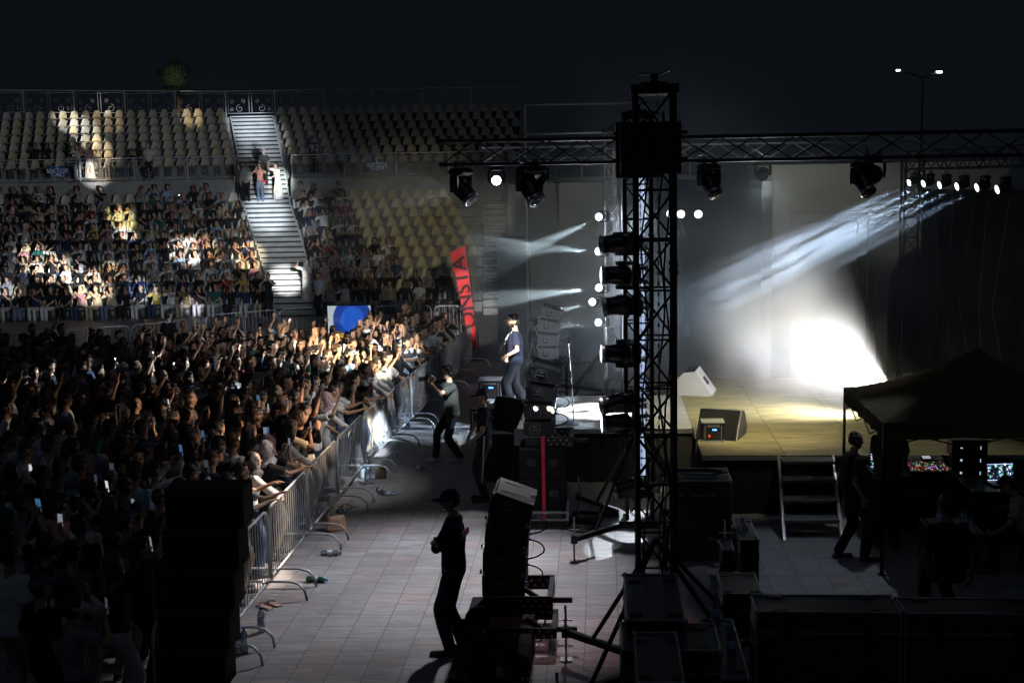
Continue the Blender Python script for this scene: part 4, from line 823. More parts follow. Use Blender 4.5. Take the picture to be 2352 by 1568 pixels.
BT=[(601,1452,0,'clear water bottle standing by the nearest visible barrier foot',None),(546,1502,0,'dark capped bottle standing at the corner of the black line array, left of a pair',pet),(562,1500,0,'dark capped bottle standing at the corner of the black line array, right of a pair',pet),
 (705,1335,1,'green bottle lying between two barrier feet',grn),(738,1275,1,'clear bottle lying under the barrier before the third foot',None),(757,1216,0,'large water bottle standing beside the tan handbag',None),
 (868,1128,1,'upper of two clear bottles lying in the aisle',None),(876,1138,1,'lower of two clear bottles lying in the aisle',None),(843,1112,0,'clear bottle standing against the barrier',None),(856,1110,0,'second clear bottle standing against the barrier',None),
 (908,1082-40,1,'small bottle lying near the white trousers of a fan',None),(950,1076,1,'crumpled clear cup lying in the middle of the aisle',None),(938,985,0,'small bottle standing farther up the aisle by the barrier',None),(775,1180,1,'yellow labelled bottle lying beside the folded sandals',None)]
for x,y,ly,lab,m_ in BT: q=G(x,y); bottle((q.x,q.y,0),lab,ly,random.uniform(0,3),1.25 if not ly else 1.15,m_)
sandal=mat('sandal_tan',(.4,.27,.2),.7)
# ================================================================ people
skin=mat('skin',(.5,.33,.24),.55,objcol=True,vary=.12,vs=14); dark=mat('dark_eyes_brows',(.015,.012,.01),.5); lips=mat('lips',(.35,.12,.1),.5)
cloth=mat('clothing',(.5,.5,.5),.85,objcol=True,vary=.1,vs=10,bump=.35,bs=26,spec=.2)
hairm=mat('hair',(.02,.015,.012),.45,objcol=True,vary=.4,vs=30,bump=.5,bs=45); shoem=mat('shoe',(.05,.05,.05),.5,objcol=True,vary=.2,vs=20)
def fuse(mb,name,mats,vox=.008,dec=.4,sm=2,fold=0,fs=9):
    me=mb.mesh('tmp',[]); o=bpy.data.objects.new('tmp',me); COL.objects.link(o)
    r=o.modifiers.new('r','REMESH'); r.mode='VOXEL'; r.voxel_size=vox; r.use_smooth_shade=True
    s=o.modifiers.new('s','SMOOTH'); s.iterations=sm; s.factor=.5
    if dec<1: d=o.modifiers.new('d','DECIMATE'); d.ratio=dec
    dg=bpy.context.evaluated_depsgraph_get(); m2=bpy.data.meshes.new_from_object(o.evaluated_get(dg)); bpy.data.objects.remove(o); bpy.data.meshes.remove(me)
    m2.name=name; m2.materials.clear()
    for q in mats: m2.materials.append(q)
    if fold:
        n=len(m2.vertices); co=np.empty(n*3,'f'); m2.vertices.foreach_get('co',co); co=co.reshape(-1,3); nr=np.empty(n*3,'f'); m2.vertices.foreach_get('normal',nr); nr=nr.reshape(-1,3)
        a=np.array([noise.noise(Vector((float(p[0])*fs,float(p[1])*fs,float(p[2])*fs*.6+3))) for p in co]); co+=nr*(a[:,None]*fold); m2.vertices.foreach_set('co',co.ravel())
    m2.polygons.foreach_set('use_smooth',[True]*len(m2.polygons)); m2.update(); return m2
def ik(s,w,a,b,hint):
    s=Vector(s); w=Vector(w); d=w-s; L=min(d.length,(a+b)*.995); dn=d.normalized(); w=s+dn*L
    x=(a*a-b*b+L*L)/(2*L); h=math.sqrt(max(a*a-x*x,1e-6)); hv=Vector(hint); hv=(hv-dn*hv.dot(dn)); hv=hv.normalized() if hv.length>1e-4 else dn.orthogonal().normalized()
    return s+dn*x+hv*h,w
def hand(mb,w,d,nrm,side,curl,sc=1.0,spread=.5,point=False):
    d=Vector(d).normalized(); n=Vector(nrm); n=(n-d*n.dot(d)).normalized(); x=d.cross(n)*side      # x towards the thumb
    c=w+d*.05*sc; M=Matrix((x,d,n)).transposed().to_4x4()
    mb.sph(c,(.04*sc,.054*sc,.017*sc),10,7,M=M); mb.cyl(w-d*.02,w+d*.02,.024*sc,.026*sc,8)
    for i,(ox,L) in enumerate(((.03,.072),(.01,.08),(-.01,.074),(-.029,.058))):
        b=w+d*.088*sc+x*ox*sc; a=(ox/.03)*spread*.32; cu=curl*(1 if not(point and i==0) else 0)+.05*i; dd=(d*math.cos(a)+x*math.sin(a))
        p=b; ang=0
        for k,f in enumerate((.45,.32,.26)):
            ang+=cu*(.75 if k==0 else 1.0); v=dd*math.cos(ang)+n*math.sin(ang); q=p+v*L*f*sc; mb.cap(p,q,(.0098-.0008*k)*sc,(.009-.0008*k)*sc,6); p=q
    b=w+d*.03*sc+x*.03*sc; v=(x*.8+d*.6+n*.15).normalized(); q=b+v*.045*sc; mb.cap(b,q,.012*sc,.0105*sc,6); v2=(d*.85+x*(.45-.5*min(curl,1))+n*(.15+.35*curl)).normalized(); mb.cap(q,q+v2*.034*sc,.0105*sc,.009*sc,6)
PROTO={}
def person_meshes(name,arms,lean=0,hy=0,hp=0,legs=None,hipz=.93,sleeve='tee',fem=0,bag=1.0,vox=.0085,dec=.35,beard=False,bottom='trousers',twist=0,neckz=0,tall=1.0,shoes=True,knees=None,collar=False):
    U=Matrix.Translation((0,0,hipz))@Matrix.Rotation(R(twist),4,'Z')@Matrix.Rotation(R(-lean),4,'X')@Matrix.Translation((0,0,-.93))
    u=lambda *p: U@Vector(p)
    body=MB(); top=MB(); bot=MB(); shoe=MB()
    body.cyl(u(0,0,.93),u(0,0,1.36),.07,.07,12); body.cap(u(-.12,-.01,1.37),u(.12,-.01,1.37),.04,.04,10); body.cyl(u(0,-.01,1.38),u(0,.005,1.54),.058,.05,12); body.cyl(u(0,-.015,1.38),u(0,-.01,1.44),.072,.055,12)
    H=U@Matrix.Translation((0,.005,1.515))@Matrix.Rotation(R(hy),4,'Z')@Matrix.Rotation(R(hp),4,'X'); h=lambda *p: H@Vector(p)
    body.sph(h(0,0,.138),(.076,.094,.099),16,12,M=H.to_3x3().to_4x4()); body.sph(h(0,.032,.062),(.056,.058,.062),14,10,M=H.to_3x3().to_4x4()); body.sph(h(0,.068,.028),(.024,.02,.018),8,6,M=H.to_3x3().to_4x4())
    body.cyl(h(0,.084,.128),h(0,.108,.094),.008,.014,8); body.sph(h(0,.104,.094),(.016,.013,.01),8,6,M=H.to_3x3().to_4x4()); body.sph(h(0,.078,.147),(.05,.016,.011),10,6,M=H.to_3x3().to_4x4())
    for s in(-1,1): body.sph(h(s*.077,-.003,.112),(.01,.022,.031),8,6,M=H.to_3x3().to_4x4()); body.sph(h(s*.04,.062,.09),(.022,.022,.022),8,6,M=H.to_3x3().to_4x4())
    body.sph(h(0,.084,.066),(.023,.013,.006),8,5,M=H.to_3x3().to_4x4()); body.sph(h(0,.084,.054),(.019,.012,.006),8,5,M=H.to_3x3().to_4x4())
    wr={}
    k_=.93 if fem else 1.0
    for s,a in arms.items():
        wt,hint,hd,hn,curl=a[:5]; wt=u(*wt); up=.035 if wt.z>hipz+.55 else 0
        sh=u(s*.168*k_,0,1.39+up); el,wt=ik(sh,wt,.285,.25,U.to_3x3()@Vector(hint))
        body.cap(u(s*.12,-.01,1.37+up*.5),sh,.042,.048,10); body.cyl(sh,el,.047*k_,.037*k_,10); body.sph(el,.037*k_,10,6); body.cyl(el,wt,.037*k_,.0235*k_,10)
        hd=(U.to_3x3()@Vector(hd)); hand(body,wt,hd,U.to_3x3()@Vector(hn),s*(1),curl,1.0*k_,a[5] if len(a)>5 else .5,a[6] if len(a)>6 else False)
        wr[s]=(wt,hd.normalized(),(U.to_3x3()@Vector(hn)).normalized(),el)
        sd=(el-sh); b=bag
        top.sph(sh,(.062*b,.062*b,.064*b),10,6)
        if sleeve=='tee': top.cyl(sh-sd*.05,sh+sd*.72,.06*b,.066*b,12)
        elif sleeve=='long': top.cyl(sh,el,.06*b,.048*b,12); top.sph(el,.048*b,10,6); top.cyl(el,el+(wt-el)*.93,.048*b,.036*b,12)
        elif sleeve=='rolled': top.cyl(sh,el,.06*b,.052*b,12); top.sph(el,.052*b,10,6); top.cyl(el,el+(wt-el)*.25,.052*b,.05,12)
    def rings(sp,n=20,f=0,fr=9): return [[(rx*math.cos(t)*(1+f*i*math.sin(t*fr)),ry*math.sin(t)*(1+f*i*math.sin(t*fr)),z) for t in[2*PI*k/n for k in range(n)]] for i,(z,rx,ry) in enumerate(sp)]
    b=bag
    if fem: sp=[(.88,.165,.12),(.98,.15,.105),(1.1,.125,.09),(1.25,.15,.118),(1.34,.152,.1),(1.41,.125,.075),(1.445,.065,.058)]
    else: sp=[(.86,.165,.12),(.97,.165,.118),(1.1,.16,.112),(1.25,.172,.12),(1.36,.168,.105),(1.415,.13,.08),(1.455,.07,.062)]
    top.loft([[U@Vector(p) for p in r] for r in rings([(z,rx*b,ry*b) for z,rx,ry in sp])])
    if collar: top.cyl(u(0,-.015,1.43),u(0,-.01,1.475),.075,.07,14)
    L=legs or {1:(.1,.0,.08),-1:(-.1,.02,.08)}; kn=knees or {1:(0,1,0),-1:(0,1,0)}
    bot.loft([[Vector((p[0],p[1],p[2])) for p in r] for r in rings([(hipz-.1,.16,.115),(hipz-.02,.165,.118),(hipz+.07,.15,.105)])])
    for s in(-1,1):
        hj=Vector((s*.088,0,hipz-.03)); an=Vector(L[s]); ke,an=ik(hj,an,.44,.43,kn[s])
        body.cap(hj,ke,.07,.05,10); body.cyl(ke,an,.05,.034,10)
        fd=Vector((L[s][3],L[s][4],0)).normalized() if len(L[s])>3 else Vector((.12*s,1,0)).normalized()
        ft=an+fd*.16+Vector((0,0,-.055)); body.cap(an+Vector((0,0,-.045))-fd*.03,ft,.03,.026,8)
        if shoes:
            shoe.cap(an+Vector((0,0,-.045))-fd*.045,ft+fd*.02,.038,.036,10); shoe.sph(an-Vector((0,0,.01)),(.045,.045,.04),10,6); shoe.box((an+ft)/2+fd*0+Vector((0,0,-.045)),(.075,.27,.024),rot=Matrix.Rotation(math.atan2(fd.y,fd.x)-PI/2,3,'Z'),bev=.01)
        if bottom in('trousers','wide'):
            w_=(.092,.076,.066) if bottom=='trousers' else (.1,.098,.105)
            bot.cap(hj,ke,w_[0],w_[1],12); bot.cyl(ke,an+Vector((0,0,.0)),w_[1],w_[2],12); bot.sph(an+Vector((0,0,.01)),(w_[2],w_[2],.03),10,5)
        elif bottom=='skirt' and hipz<.7: bot.cap(hj,ke,.11,.09,12); bot.cyl(ke,an+Vector((0,0,.06)),.1,.12,12)
    if bottom=='skirt' and hipz>.7: bot.loft(rings([(hipz+.08,.14,.1),(hipz-.05,.17,.13),(hipz-.3,.19,.16),(hipz-.55,.22,.19),(hipz-.8,.25,.22)],36,.018,11))
    bm_=fuse(body,name+'_body',[skin,dark,lips],vox,dec,2)
    # eyes, brows, lips, beard by place on the face
    Hi=H.inverted(); n=len(bm_.polygons); c=np.empty(n*3,'f'); bm_.polygons.foreach_get('center',c); c=c.reshape(-1,3); M=np.array(Hi); c=c@M[:3,:3].T+M[:3,3]; x,y,z=abs(c[:,0]),c[:,1],c[:,2]
    mi=np.zeros(n,'i'); ey=((x-.031)/.013)**2+((z-.118)/.0058)**2<1; mi[ey&(y>.05)]=1; mi[(x>.014)&(x<.05)&(abs(z-.141+ (x-.03)**2*4)<.0045)&(y>.05)]=1; mi[(x<.024)&(abs(z-.06)<.009)&(y>.075)]=2
    if beard: mi[(y>.0)&(z<.078)&(z>.0)&(x>.0)&((x>.027)|(z<.045)|((z>.071)&(z<.082)))&(c[:,1]>.01)&(x<.08)]=1
    bm_.polygons.foreach_set('material_index',mi)
    P=dict(body=bm_,top=fuse(top,name+'_top',[cloth],.014,.5,4,.011*b),bottom=fuse(bot,name+'_bottom',[cloth],.016,.45,4,.012),H=H,wr=wr,shoe=None)
    if shoes: P['shoe']=fuse(shoe,name+'_shoes',[shoem],.01,.5,2)
    PROTO[name]=P; return P
HAIR={}
def make_hair():
    def f(n,fn,vox=.011,dec=.6,fold=.016): mb=MB(); fn(mb); HAIR[n]=fuse(mb,'hair_'+n,[hairm if n!='hijab' else cloth],vox,dec,2,fold,24)
    def short(m): m.sph((0,-.012,.152),(.084,.098,.098)); m.sph((0,-.035,.11),(.081,.072,.085)); m.sph((.0,.045,.205),(.06,.05,.034))
    def crop(m): m.sph((0,-.012,.15),(.08,.092,.092)); m.sph((0,-.032,.115),(.079,.068,.07))
    def tuft(m): short(m); m.sph((.02,.055,.22),(.05,.045,.035)); m.sph((-.03,.03,.228),(.05,.05,.03))
    def long(m): m.sph((0,-.012,.152),(.088,.1,.1)); m.sph((0,-.05,.06),(.09,.06,.14)); m.sph((0,-.075,-.09),(.1,.045,.17)); [m.sph((s*.078,.005,.04),(.025,.045,.12)) for s in(-1,1)]
    def tail(m): short(m); m.sph((0,-.12,.16),(.035,.04,.04)); m.cap((0,-.13,.14),(0,-.13,-.08),.035,.018)
    def bun(m): short(m); m.sph((0,-.06,.265),(.04,.04,.035))
    def bob(m): m.sph((0,-.012,.152),(.09,.1,.1)); m.sph((0,-.04,.07),(.1,.075,.09)); [m.sph((s*.082,.01,.06),(.02,.05,.08)) for s in(-1,1)]
    def hijab(m): m.sph((0,-.022,.125),(.1,.102,.125),18,12); m.sph((0,.0,.015),(.085,.085,.07)); m.sph((0,.005,-.06),(.14,.115,.06)); m.sph((0,-.03,-.1),(.18,.12,.06))
    for n,fn in (('short',short),('crop',crop),('tuft',tuft),('long',long),('tail',tail),('bun',bun),('bob',bob),('hijab',hijab)): f(n,fn)
make_hair()
me_=cap_mesh(.098,.09); me_.v=[(x,y-.0,z) for x,y,z in me_.v]; CAPM=me_.mesh('cap_mesh',[cloth])
def place(proto,loc,rz,label,skinc,topc,botc,hair,hairc,shoec=(.05,.05,.05),group=None,sc=1.0,capc=None,parts=True):
    P=PROTO[proto]; o=link('person',P['body'],None,loc,rz); tag(o,label,'person',group); o.color=(*skinc,1); o.scale=(sc,)*3
    t=link('shirt',P['top'],o); t.color=(*topc,1); b=link('trousers' if 'skirt' not in proto else 'skirt',P['bottom'],o); b.color=(*botc,1)
    if P['shoe'] and parts: s=link('shoes',P['shoe'],o); s.color=(*shoec,1)
    hm=HAIR[hair]; q=link('headscarf' if hair=='hijab' else 'hair',hm,o); q.matrix_local=P['H']; q.color=(*hairc,1)
    if capc: c=link('cap',CAPM,o); c.matrix_local=P['H']@Matrix.Translation((0,.0,.148))@Matrix.Rotation(R(4),4,'X'); c.color=(*capc,1)
    return o
scrm=[mat('phone_screen_'+str(i),c,.2,emit=c,es=e,vary=.6,vs=70) for i,(c,e) in enumerate((((.45,.5,.6),.4),((.1,.3,.6),.35),((.75,.75,.8),.8),((.25,.3,.4),.15)))]
phb=[mat('phone_body_'+str(i),c,.3) for i,c in enumerate(((.02,.02,.022),(.5,.5,.52),(.5,.08,.1),(.25,.3,.4)))]
flm=mat('phone_flash',(1,1,1),.3,emit=(.95,.95,1),es=18)
def phone(owner,proto,side,label,scr=0,bd=0,flash=False,group='phones held up in the crowd',wide=False):
    w,d,n,el=PROTO[proto]['wr'][side]; Mo=owner.matrix_world if 0 else Matrix.LocRotScale(owner.location,owner.rotation_euler,owner.scale)
    up=(Vector((0,0,1))-n*n.z).normalized() if abs(n.z)<.9 else Vector((0,1,0)); x=up.cross(n).normalized(); 
    c=w+d*.1+n*.02; M=Mo@Matrix.Translation(c)@Matrix((x,up,n)).transposed().to_4x4()
    if wide: M=M@Matrix.Rotation(PI/2,4,'Z')
    t=thing('phone',label,'phone',(0,0,0),0,group); t.matrix_world=M; t.rotation_euler=M.to_euler(); t.location=M.translation
    mb=MB(); mb.box((0,.03,0),(.075,.155,.009),bev=.003); mb.obj('case',phb[bd],t)
    mb=MB(); mb.box((0,.03,-.0055),(.068,.145,.0015)); mb.obj('screen',scrm[scr],t)
    mb=MB()
    for k in range(2): mb.cyl((.02,.085-.022*k,.004),(.02,.085-.022*k,.007),.008,n=8)
    mb.obj('camera_lens',phb[0],t)
    if flash: mb=MB(); mb.cyl((0,.088,.004),(0,.088,.008),.014,n=10); mb.obj('flash_lamp',flm,t)
    return t
# arms: wrist target, elbow hint, hand direction, palm normal, finger curl (, spread, point)
DN={1:((.24,.03,.88),(.3,-1,0),(0,.1,-1),(-1,0,0),.35),-1:((-.24,.03,.88),(-.3,-1,0),(0,.1,-1),(1,0,0),.35)}
def ar(r=None,l=None): return {1:r or DN[1],-1:l or DN[-1]}
up_r=((.26,.16,1.86),(.6,-.2,-.3),(.05,.1,1),(0,1,0),.18,.9); up_l=((-.24,.2,1.84),(-.6,-.2,-.3),(-.1,.15,1),(0,1,0),.2,.9)
ph_r=((.16,.30,1.72),(.6,-.1,-.6),(-.2,.1,1),(0,1,.1),.75,.2); ph_l=((-.14,.34,1.62),(-.6,-.1,-.6),(.2,.1,1),(0,1,.1),.75,.2)
hd_r=((.10,.27,1.48),(.7,-.1,-.6),(-.35,.1,1),(0,1,0),.7,.2); hd_l=((-.10,.27,1.46),(-.7,-.1,-.6),(.35,.1,1),(0,1,0),.7,.2)
cl_r=((.07,.28,1.42),(.7,-.1,-.5),(-.25,.15,1),(-1,0,.1),.15,.2); cl_l=((-.07,.28,1.42),(-.7,-.1,-.5),(.25,.15,1),(1,0,.1),.15,.2)
rail_r=((.06,.40,1.15),(.8,-.1,-.1),(-1,.15,-.1),(0,-.1,-1),.3); rail_l=((-.08,.41,1.14),(-.8,-.1,-.1),(1,.15,-.2),(0,-.1,-1),.3)
re_r=((.2,.50,1.42),(.5,-.1,-.8),(-.05,1,.25),(0,.2,-1),.15,.9); re_l=((-.2,.48,1.46),(-.5,-.1,-.8),(.05,1,.3),(0,.2,-1),.15,.9)
pt_r=((.22,.22,1.84),(.6,-.2,-.3),(.1,.35,1),(0,1,-.3),1.25,.1,True)
person_meshes('down',ar())
person_meshes('raise_r',ar(up_r),hp=8)
person_meshes('raise_l',ar(None,up_l),hp=6,fem=1)
person_meshes('raise_both',ar(up_r,up_l),hp=10,sleeve='tee')
person_meshes('phone_up',ar(ph_r),hp=10)
person_meshes('phone_up_f',ar(ph_r,ph_l),hp=10,fem=1,sleeve='long')
person_meshes('phone_face',ar(hd_r,hd_l),hp=-3,fem=1)
person_meshes('clap',ar(cl_r,cl_l),hp=5,fem=1,sleeve='long')
person_meshes('point',ar(pt_r),hp=8,sleeve='tee')
person_meshes('rail',ar(rail_r,rail_l),lean=8,hp=10,fem=1,sleeve='long',bottom='wide')
person_meshes('rail_phone_skirt',ar(ph_r,rail_l),lean=7,hp=8,fem=1,bottom='skirt',bag=1.1)
person_meshes('reach',ar(re_r,re_l),lean=10,hp=12,fem=1)
person_meshes('reach_one',ar(re_r,rail_l),lean=10,hp=8)
# seated, the seat top is at .45
SL={1:(.11,.42,.08),-1:(-.11,.44,.08)}; KN={1:(0,.4,1),-1:(0,.4,1)}
si_r=((.12,.36,.62),(.8,-.4,0),(-.3,1,-.1),(0,0,-1),.3); si_l=((-.12,.36,.62),(-.8,-.4,0),(.3,1,-.1),(0,0,-1),.3)
def loc_(a,dz=.43): return ((a[0][0],a[0][1],a[0][2]+dz),)+tuple(a[1:])
sit=dict(hipz=.52,legs=SL,knees=KN,dec=.22,vox=.01)
person_meshes('sit',ar(loc_(si_r),loc_(si_l)),hp=2,**sit)
person_meshes('sit_skirt',ar(loc_(si_r),cl_l),fem=1,bottom='skirt',sleeve='long',**sit)
person_meshes('sit_phone',ar(hd_r,hd_l),fem=1,hp=0,**sit)
person_meshes('sit_clap',ar(cl_r,cl_l),sleeve='long',hp=2,**sit)
person_meshes('sit_lean',ar(loc_(((.16,.3,.7),)+si_r[1:]),cl_l),lean=12,hp=10,**sit)
# key figures
person_meshes('singer',{1:((.28,.10,.97),(.4,-1,0),(.05,.25,-1),(-1,.1,0),.55),-1:((-.25,.20,1.02),(-.5,-1,0),(.1,.6,-1),(1,.1,0),1.1,.1)},hy=4,hp=-2,legs={1:(.13,-.2,.09),-1:(-.10,.14,.08)},hipz=.93,bag=1.16,bottom='wide',beard=True,vox=.0055,dec=.45)
person_meshes('guard_crossed',{1:((-.11,.19,1.2),(1,.1,-.5),(-1,-.7,.2),(.3,-1,0),.9,.1),-1:((.12,.2,1.15),(-1,.1,-.5),(1,-.8,.1),(-.3,-1,0),1.1,.1)},hy=24,hp=-8,hipz=.945,sleeve='rolled',vox=.006,dec=.45,collar=True,bag=1.06,legs={1:(.09,-.05,.08),-1:(-.09,.04,.08)})
person_meshes('guard_hips',{1:((.16,.22,.97),(.9,-.5,0),(-.6,.3,-.7),(0,-1,0),.5),-1:((-.16,.22,.97),(-.9,-.5,0),(.6,.3,-.7),(0,-1,0),.5)},hy=6,hp=-6,hipz=.945,sleeve='tee',vox=.006,dec=.45,collar=True)
person_meshes('cameraman',{1:((.09,.24,1.53),(.9,.1,-.7),(-.3,.55,.9),(-.3,.9,.1),.8),-1:((-.05,.34,1.47),(-.8,.1,-.7),(.1,.8,.6),(0,0,1),.8)},hp=-4,lean=3,legs={1:(.1,.28,.08),-1:(-.1,-.1,.08)},hipz=.9,bag=1.12,vox=.006,dec=.45)
person_meshes('tech_walk',{1:((.22,.05,.9),(.3,-1,0),(0,.2,-1),(-1,0,0),.4),-1:((-.23,-.02,.9),(-.3,-1,0),(0,.1,-1),(1,0,0),.4)},hp=-8,legs={1:(.1,.14,.08),-1:(-.1,-.16,.08)},vox=.007,dec=.4)
person_meshes('tech_desk',{1:((.15,.48,1.12),(.6,-.3,-.8),(0,1,-.1),(0,0,-1),.35),-1:((-.18,.44,1.10),(-.6,-.3,-.8),(0,1,-.2),(0,0,-1),.35)},lean=20,hp=-22,vox=.007,dec=.4,bag=1.08)
person_meshes('tech_seated',{1:((.2,.28,1.02),(.9,-.4,0),(-.2,.8,-.4),(0,0,-1),.4),-1:((-.16,.36,1.12),(-.8,-.3,0),(.5,.8,.1),(0,0,1),.8)},lean=22,hp=-16,hipz=.52,legs=SL,knees=KN,vox=.007,dec=.4,bag=1.05)
person_meshes('tech_back',{1:((.30,.12,.82),(.7,-.8,0),(0,.4,-1),(-1,0,0),.4),-1:((-.32,.12,.84),(-1,-.7,0),(.1,.4,-1),(1,0,0),.4)},lean=12,hp=-10,vox=.007,dec=.4,hipz=.62,legs={1:(.16,.3,.08),-1:(-.16,.25,.08)})
# ---------------------------------------------------------------- stands
conc=mat('stand_concrete',(.3,.3,.29),.85,vary=.25,vs=1.5,bump=.3,bs=14); conc2=mat('step_concrete',(.38,.39,.39),.8,vary=.25,vs=2,bump=.3,bs=14)
LR=[(47.6+.75*r,.37*r) for r in range(11)]; UR=[(58.7+.75*r,5.32+.41*r) for r in range(7)]
lx=lambda w:628-(628-560)*(w-47.6)/7.5; rx=lambda w:735-(735-672)*(w-47.6)/7.5
ulx=lambda w:549-(549-527)*(w-58.7)/4.5; urx=lambda w:655-(655-627)*(w-58.7)/4.5
def hexa(mb,xa,xb,w0,w1,z0,z1,mi=0):
    v=[]
    for z in(z0,z1):
        for x,w in((xa(w0),w0),(xb(w0),w0),(xb(w1),w1),(xa(w1),w1)): v.append(W(x,w,z))
    mb.add(v,[(0,1,2,3),(4,7,6,5),(0,4,5,1),(1,5,6,2),(2,6,7,3),(3,7,4,0)],mi)
cst=lambda c:(lambda w:c)
def terrace(name,label,rows,xa,xb,zbase,dw=.75):
    t=thing('grandstand',label,'grandstand',(0,0,0),0,'concrete seating terraces')
    for i,(w,z) in enumerate(rows):
        mb=MB(); hexa(mb,xa,xb,w-.25,rows[-1][0]+.55,max(zbase,z-.45),z-.002*0); mb.obj('terrace_step',conc,t)
    return t
terrace('g','lower left concrete terrace full of seated people',LR,cst(-140),lx,-.3)
terrace('g','lower right concrete terrace with mostly empty yellowish seats',LR,rx,cst(1108),-.3)
terrace('g','upper left concrete terrace with empty seats and patches of light',UR,cst(-140),ulx,4.7)
terrace('g','upper right concrete terrace lying in darkness',UR,urx,cst(1195),4.7)
t=thing('grandstand','walkway block with retaining wall between the lower and upper terraces','grandstand',(0,0,0)); mb=MB()
hexa(mb,cst(-140),lambda w:562,55.95,58.45,3,5.12); hexa(mb,lambda w:668,cst(1195),55.95,58.45,3,5.12); mb.obj('retaining_wall',conc,t); 
t=thing('grandstand','terrace block beyond the top row carrying the highest railing','grandstand',(0,0,0)); mb=MB(); hexa(mb,cst(-140),cst(1195),63.95,66,6,8.2); mb.obj('top_walkway',conc,t)
def flight(label,w0,z0,n,dw,dz,xa,xb,solid):
    t=thing('staircase',label,'stairs',(0,0,0),0,'concrete staircases in the stand')
    for i in range(n):
        mb=MB(); hexa(mb,xa,xb,w0+dw*i,w0+dw*(i+1)+.3,max(z0+dz*(i+1)-.5,solid),z0+dz*(i+1)); hexa(mb,xa,xb,w0+dw*i-.03,w0+dw*i,z0+dz*(i+1)-.055,z0+dz*(i+1)-.0,0); hexa(mb,lambda w:xa(w)+2,lambda w:xb(w)-3,w0+dw*i-.012,w0+dw*i+.02,z0+dz*(i+1)-.13,z0+dz*(i+1)-.055,1); mb.obj('step',[conc2,cab_in],t)  # black strip below each nosing paints the shadow line of the step
    return t
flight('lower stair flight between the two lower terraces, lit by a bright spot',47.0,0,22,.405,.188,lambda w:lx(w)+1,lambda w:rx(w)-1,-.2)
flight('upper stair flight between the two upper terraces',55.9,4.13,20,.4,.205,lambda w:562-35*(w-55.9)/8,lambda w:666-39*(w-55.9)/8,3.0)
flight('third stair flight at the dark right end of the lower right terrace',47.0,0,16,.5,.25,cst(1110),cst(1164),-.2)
# seats
seatm=mat('seat_plastic',(.52,.47,.33),.4,objcol=True,vary=.08,vs=5); seatleg=mat('seat_bracket',(.1,.1,.1),.5,.6)
def seat_mesh():
    mb=MB(); v=[];rows_=[]   # shell swept from the front edge over the pan up the back, the back narrows to the top
    prof=[(.40,.43,.215),(.37,.455,.225),(.2,.44,.225),(.06,.43,.225),(.0,.46,.222),(-.03,.56,.205),(-.06,.7,.175),(-.085,.82,.14),(-.09,.86,.115)]
    n=9
    for (y,z,hw) in prof:
        for i in range(n):
            a=-1+2*i/(n-1); v.append((a*hw,y+.05*a*a*(1 if z>.5 else .1),z+ (.035*a*a if z<.5 else -.02*abs(a)**3)))
    k=len(prof); fs=[(j*n+i,j*n+i+1,(j+1)*n+i+1,(j+1)*n+i) for j in range(k-1) for i in range(n-1)]
    mb.add(v,fs,0,True); mb.add([(x,y-.014,z-.012) for x,y,z in v],[f[::-1] for f in fs],0,True)
    mb.box((0,.15,.22),(.3,.04,.42),mi=1); mb.box((0,.15,.43),(.32,.2,.02),mi=1); return mb.mesh('seat_shell',[seatm,seatleg])
SEAT=seat_mesh(); MAXI={'seat':299}
ORD=['first','second','third','fourth','fifth','sixth','seventh','eighth','ninth','tenth','eleventh','twelfth','thirteenth','fourteenth','fifteenth','sixteenth','seventeenth','eighteenth','nineteenth','twentieth','twenty first','twenty second','twenty third','twenty fourth','twenty fifth','twenty sixth']
camyaw=math.atan2(FW.y,FW.x)-PI/2; face=camyaw+PI        # seats look down at the camera side
random.seed(21)
slots=[]   # (zone,row,idx,loc,w)
def fill(zone,rows,start,sign,limit,pitch=.56):
    for r,(w,z) in enumerate(rows):
        px=pitch*FPX/w; i=0; x=start(w)+sign*px*.75
        while (x>-30 if sign<0 else x<limit(r)) and i<26: slots.append((zone,r,i,W(x,w+.35,z),x,w)); x+=sign*px; i+=1
fill('lower left',LR,lx,-1,None); fill('lower right',LR,rx,1,lambda r:1096-max(0,r-5)*14)
fill('upper left',UR,ulx,-1,None); fill('upper right',UR,urx,1,lambda r:1190)
def occupied(s):
    zone,r,i,loc,x,w=s
    h=random.random(); y=PX(loc+Vector((0,0,.9)))[1]
    if zone=='lower left': return h<(.9 if x<250 or r<9 else .75) - (.25 if r>=9 else 0) -(.12 if 440<y<530 else 0)
    if zone=='lower right': 
        lim=790+ (10-r)*15 if r>5 else 860+ (5-r)*45
        return h<.82 and x<lim
    if zone=='upper left': return (r==0 and (i in(11,12,13,8) )) or (r==1 and i in(15,16))
    return r==0 and i in(2,) 
occ=[];emp=[]
for s in slots: (occ if occupied(s) else emp).append(s)
def rank(s): return {'upper left':0,'lower right':1,'lower left':2,'upper right':3}[s[0]]+ (s[1]*.01)
emp.sort(key=rank); n_ind=0; rest=[]
hi_=lambda z,r:('%s row from the bottom'%ORD[r])
for s in emp:
    zone,r,i,loc,x,w=s
    if n_ind<298 and PX(loc)[0]<1190:
        o=link('stadium_seat',SEAT,None,loc,face+random.uniform(-.02,.02)); o.color=random.choice([(.52,.47,.33,1),(.5,.46,.36,1),(.55,.48,.3,1),(.5,.47,.4,1)])
        if zone=='lower right': o.color=(.5,.43,.25,1)
        tag(o,f'empty cream plastic seat, {zone} stand, {ORD[r]} row up, {ORD[i]} from the stairs','seat','empty cream plastic seats'); n_ind+=1
    else: rest.append(s)
rest+=occ
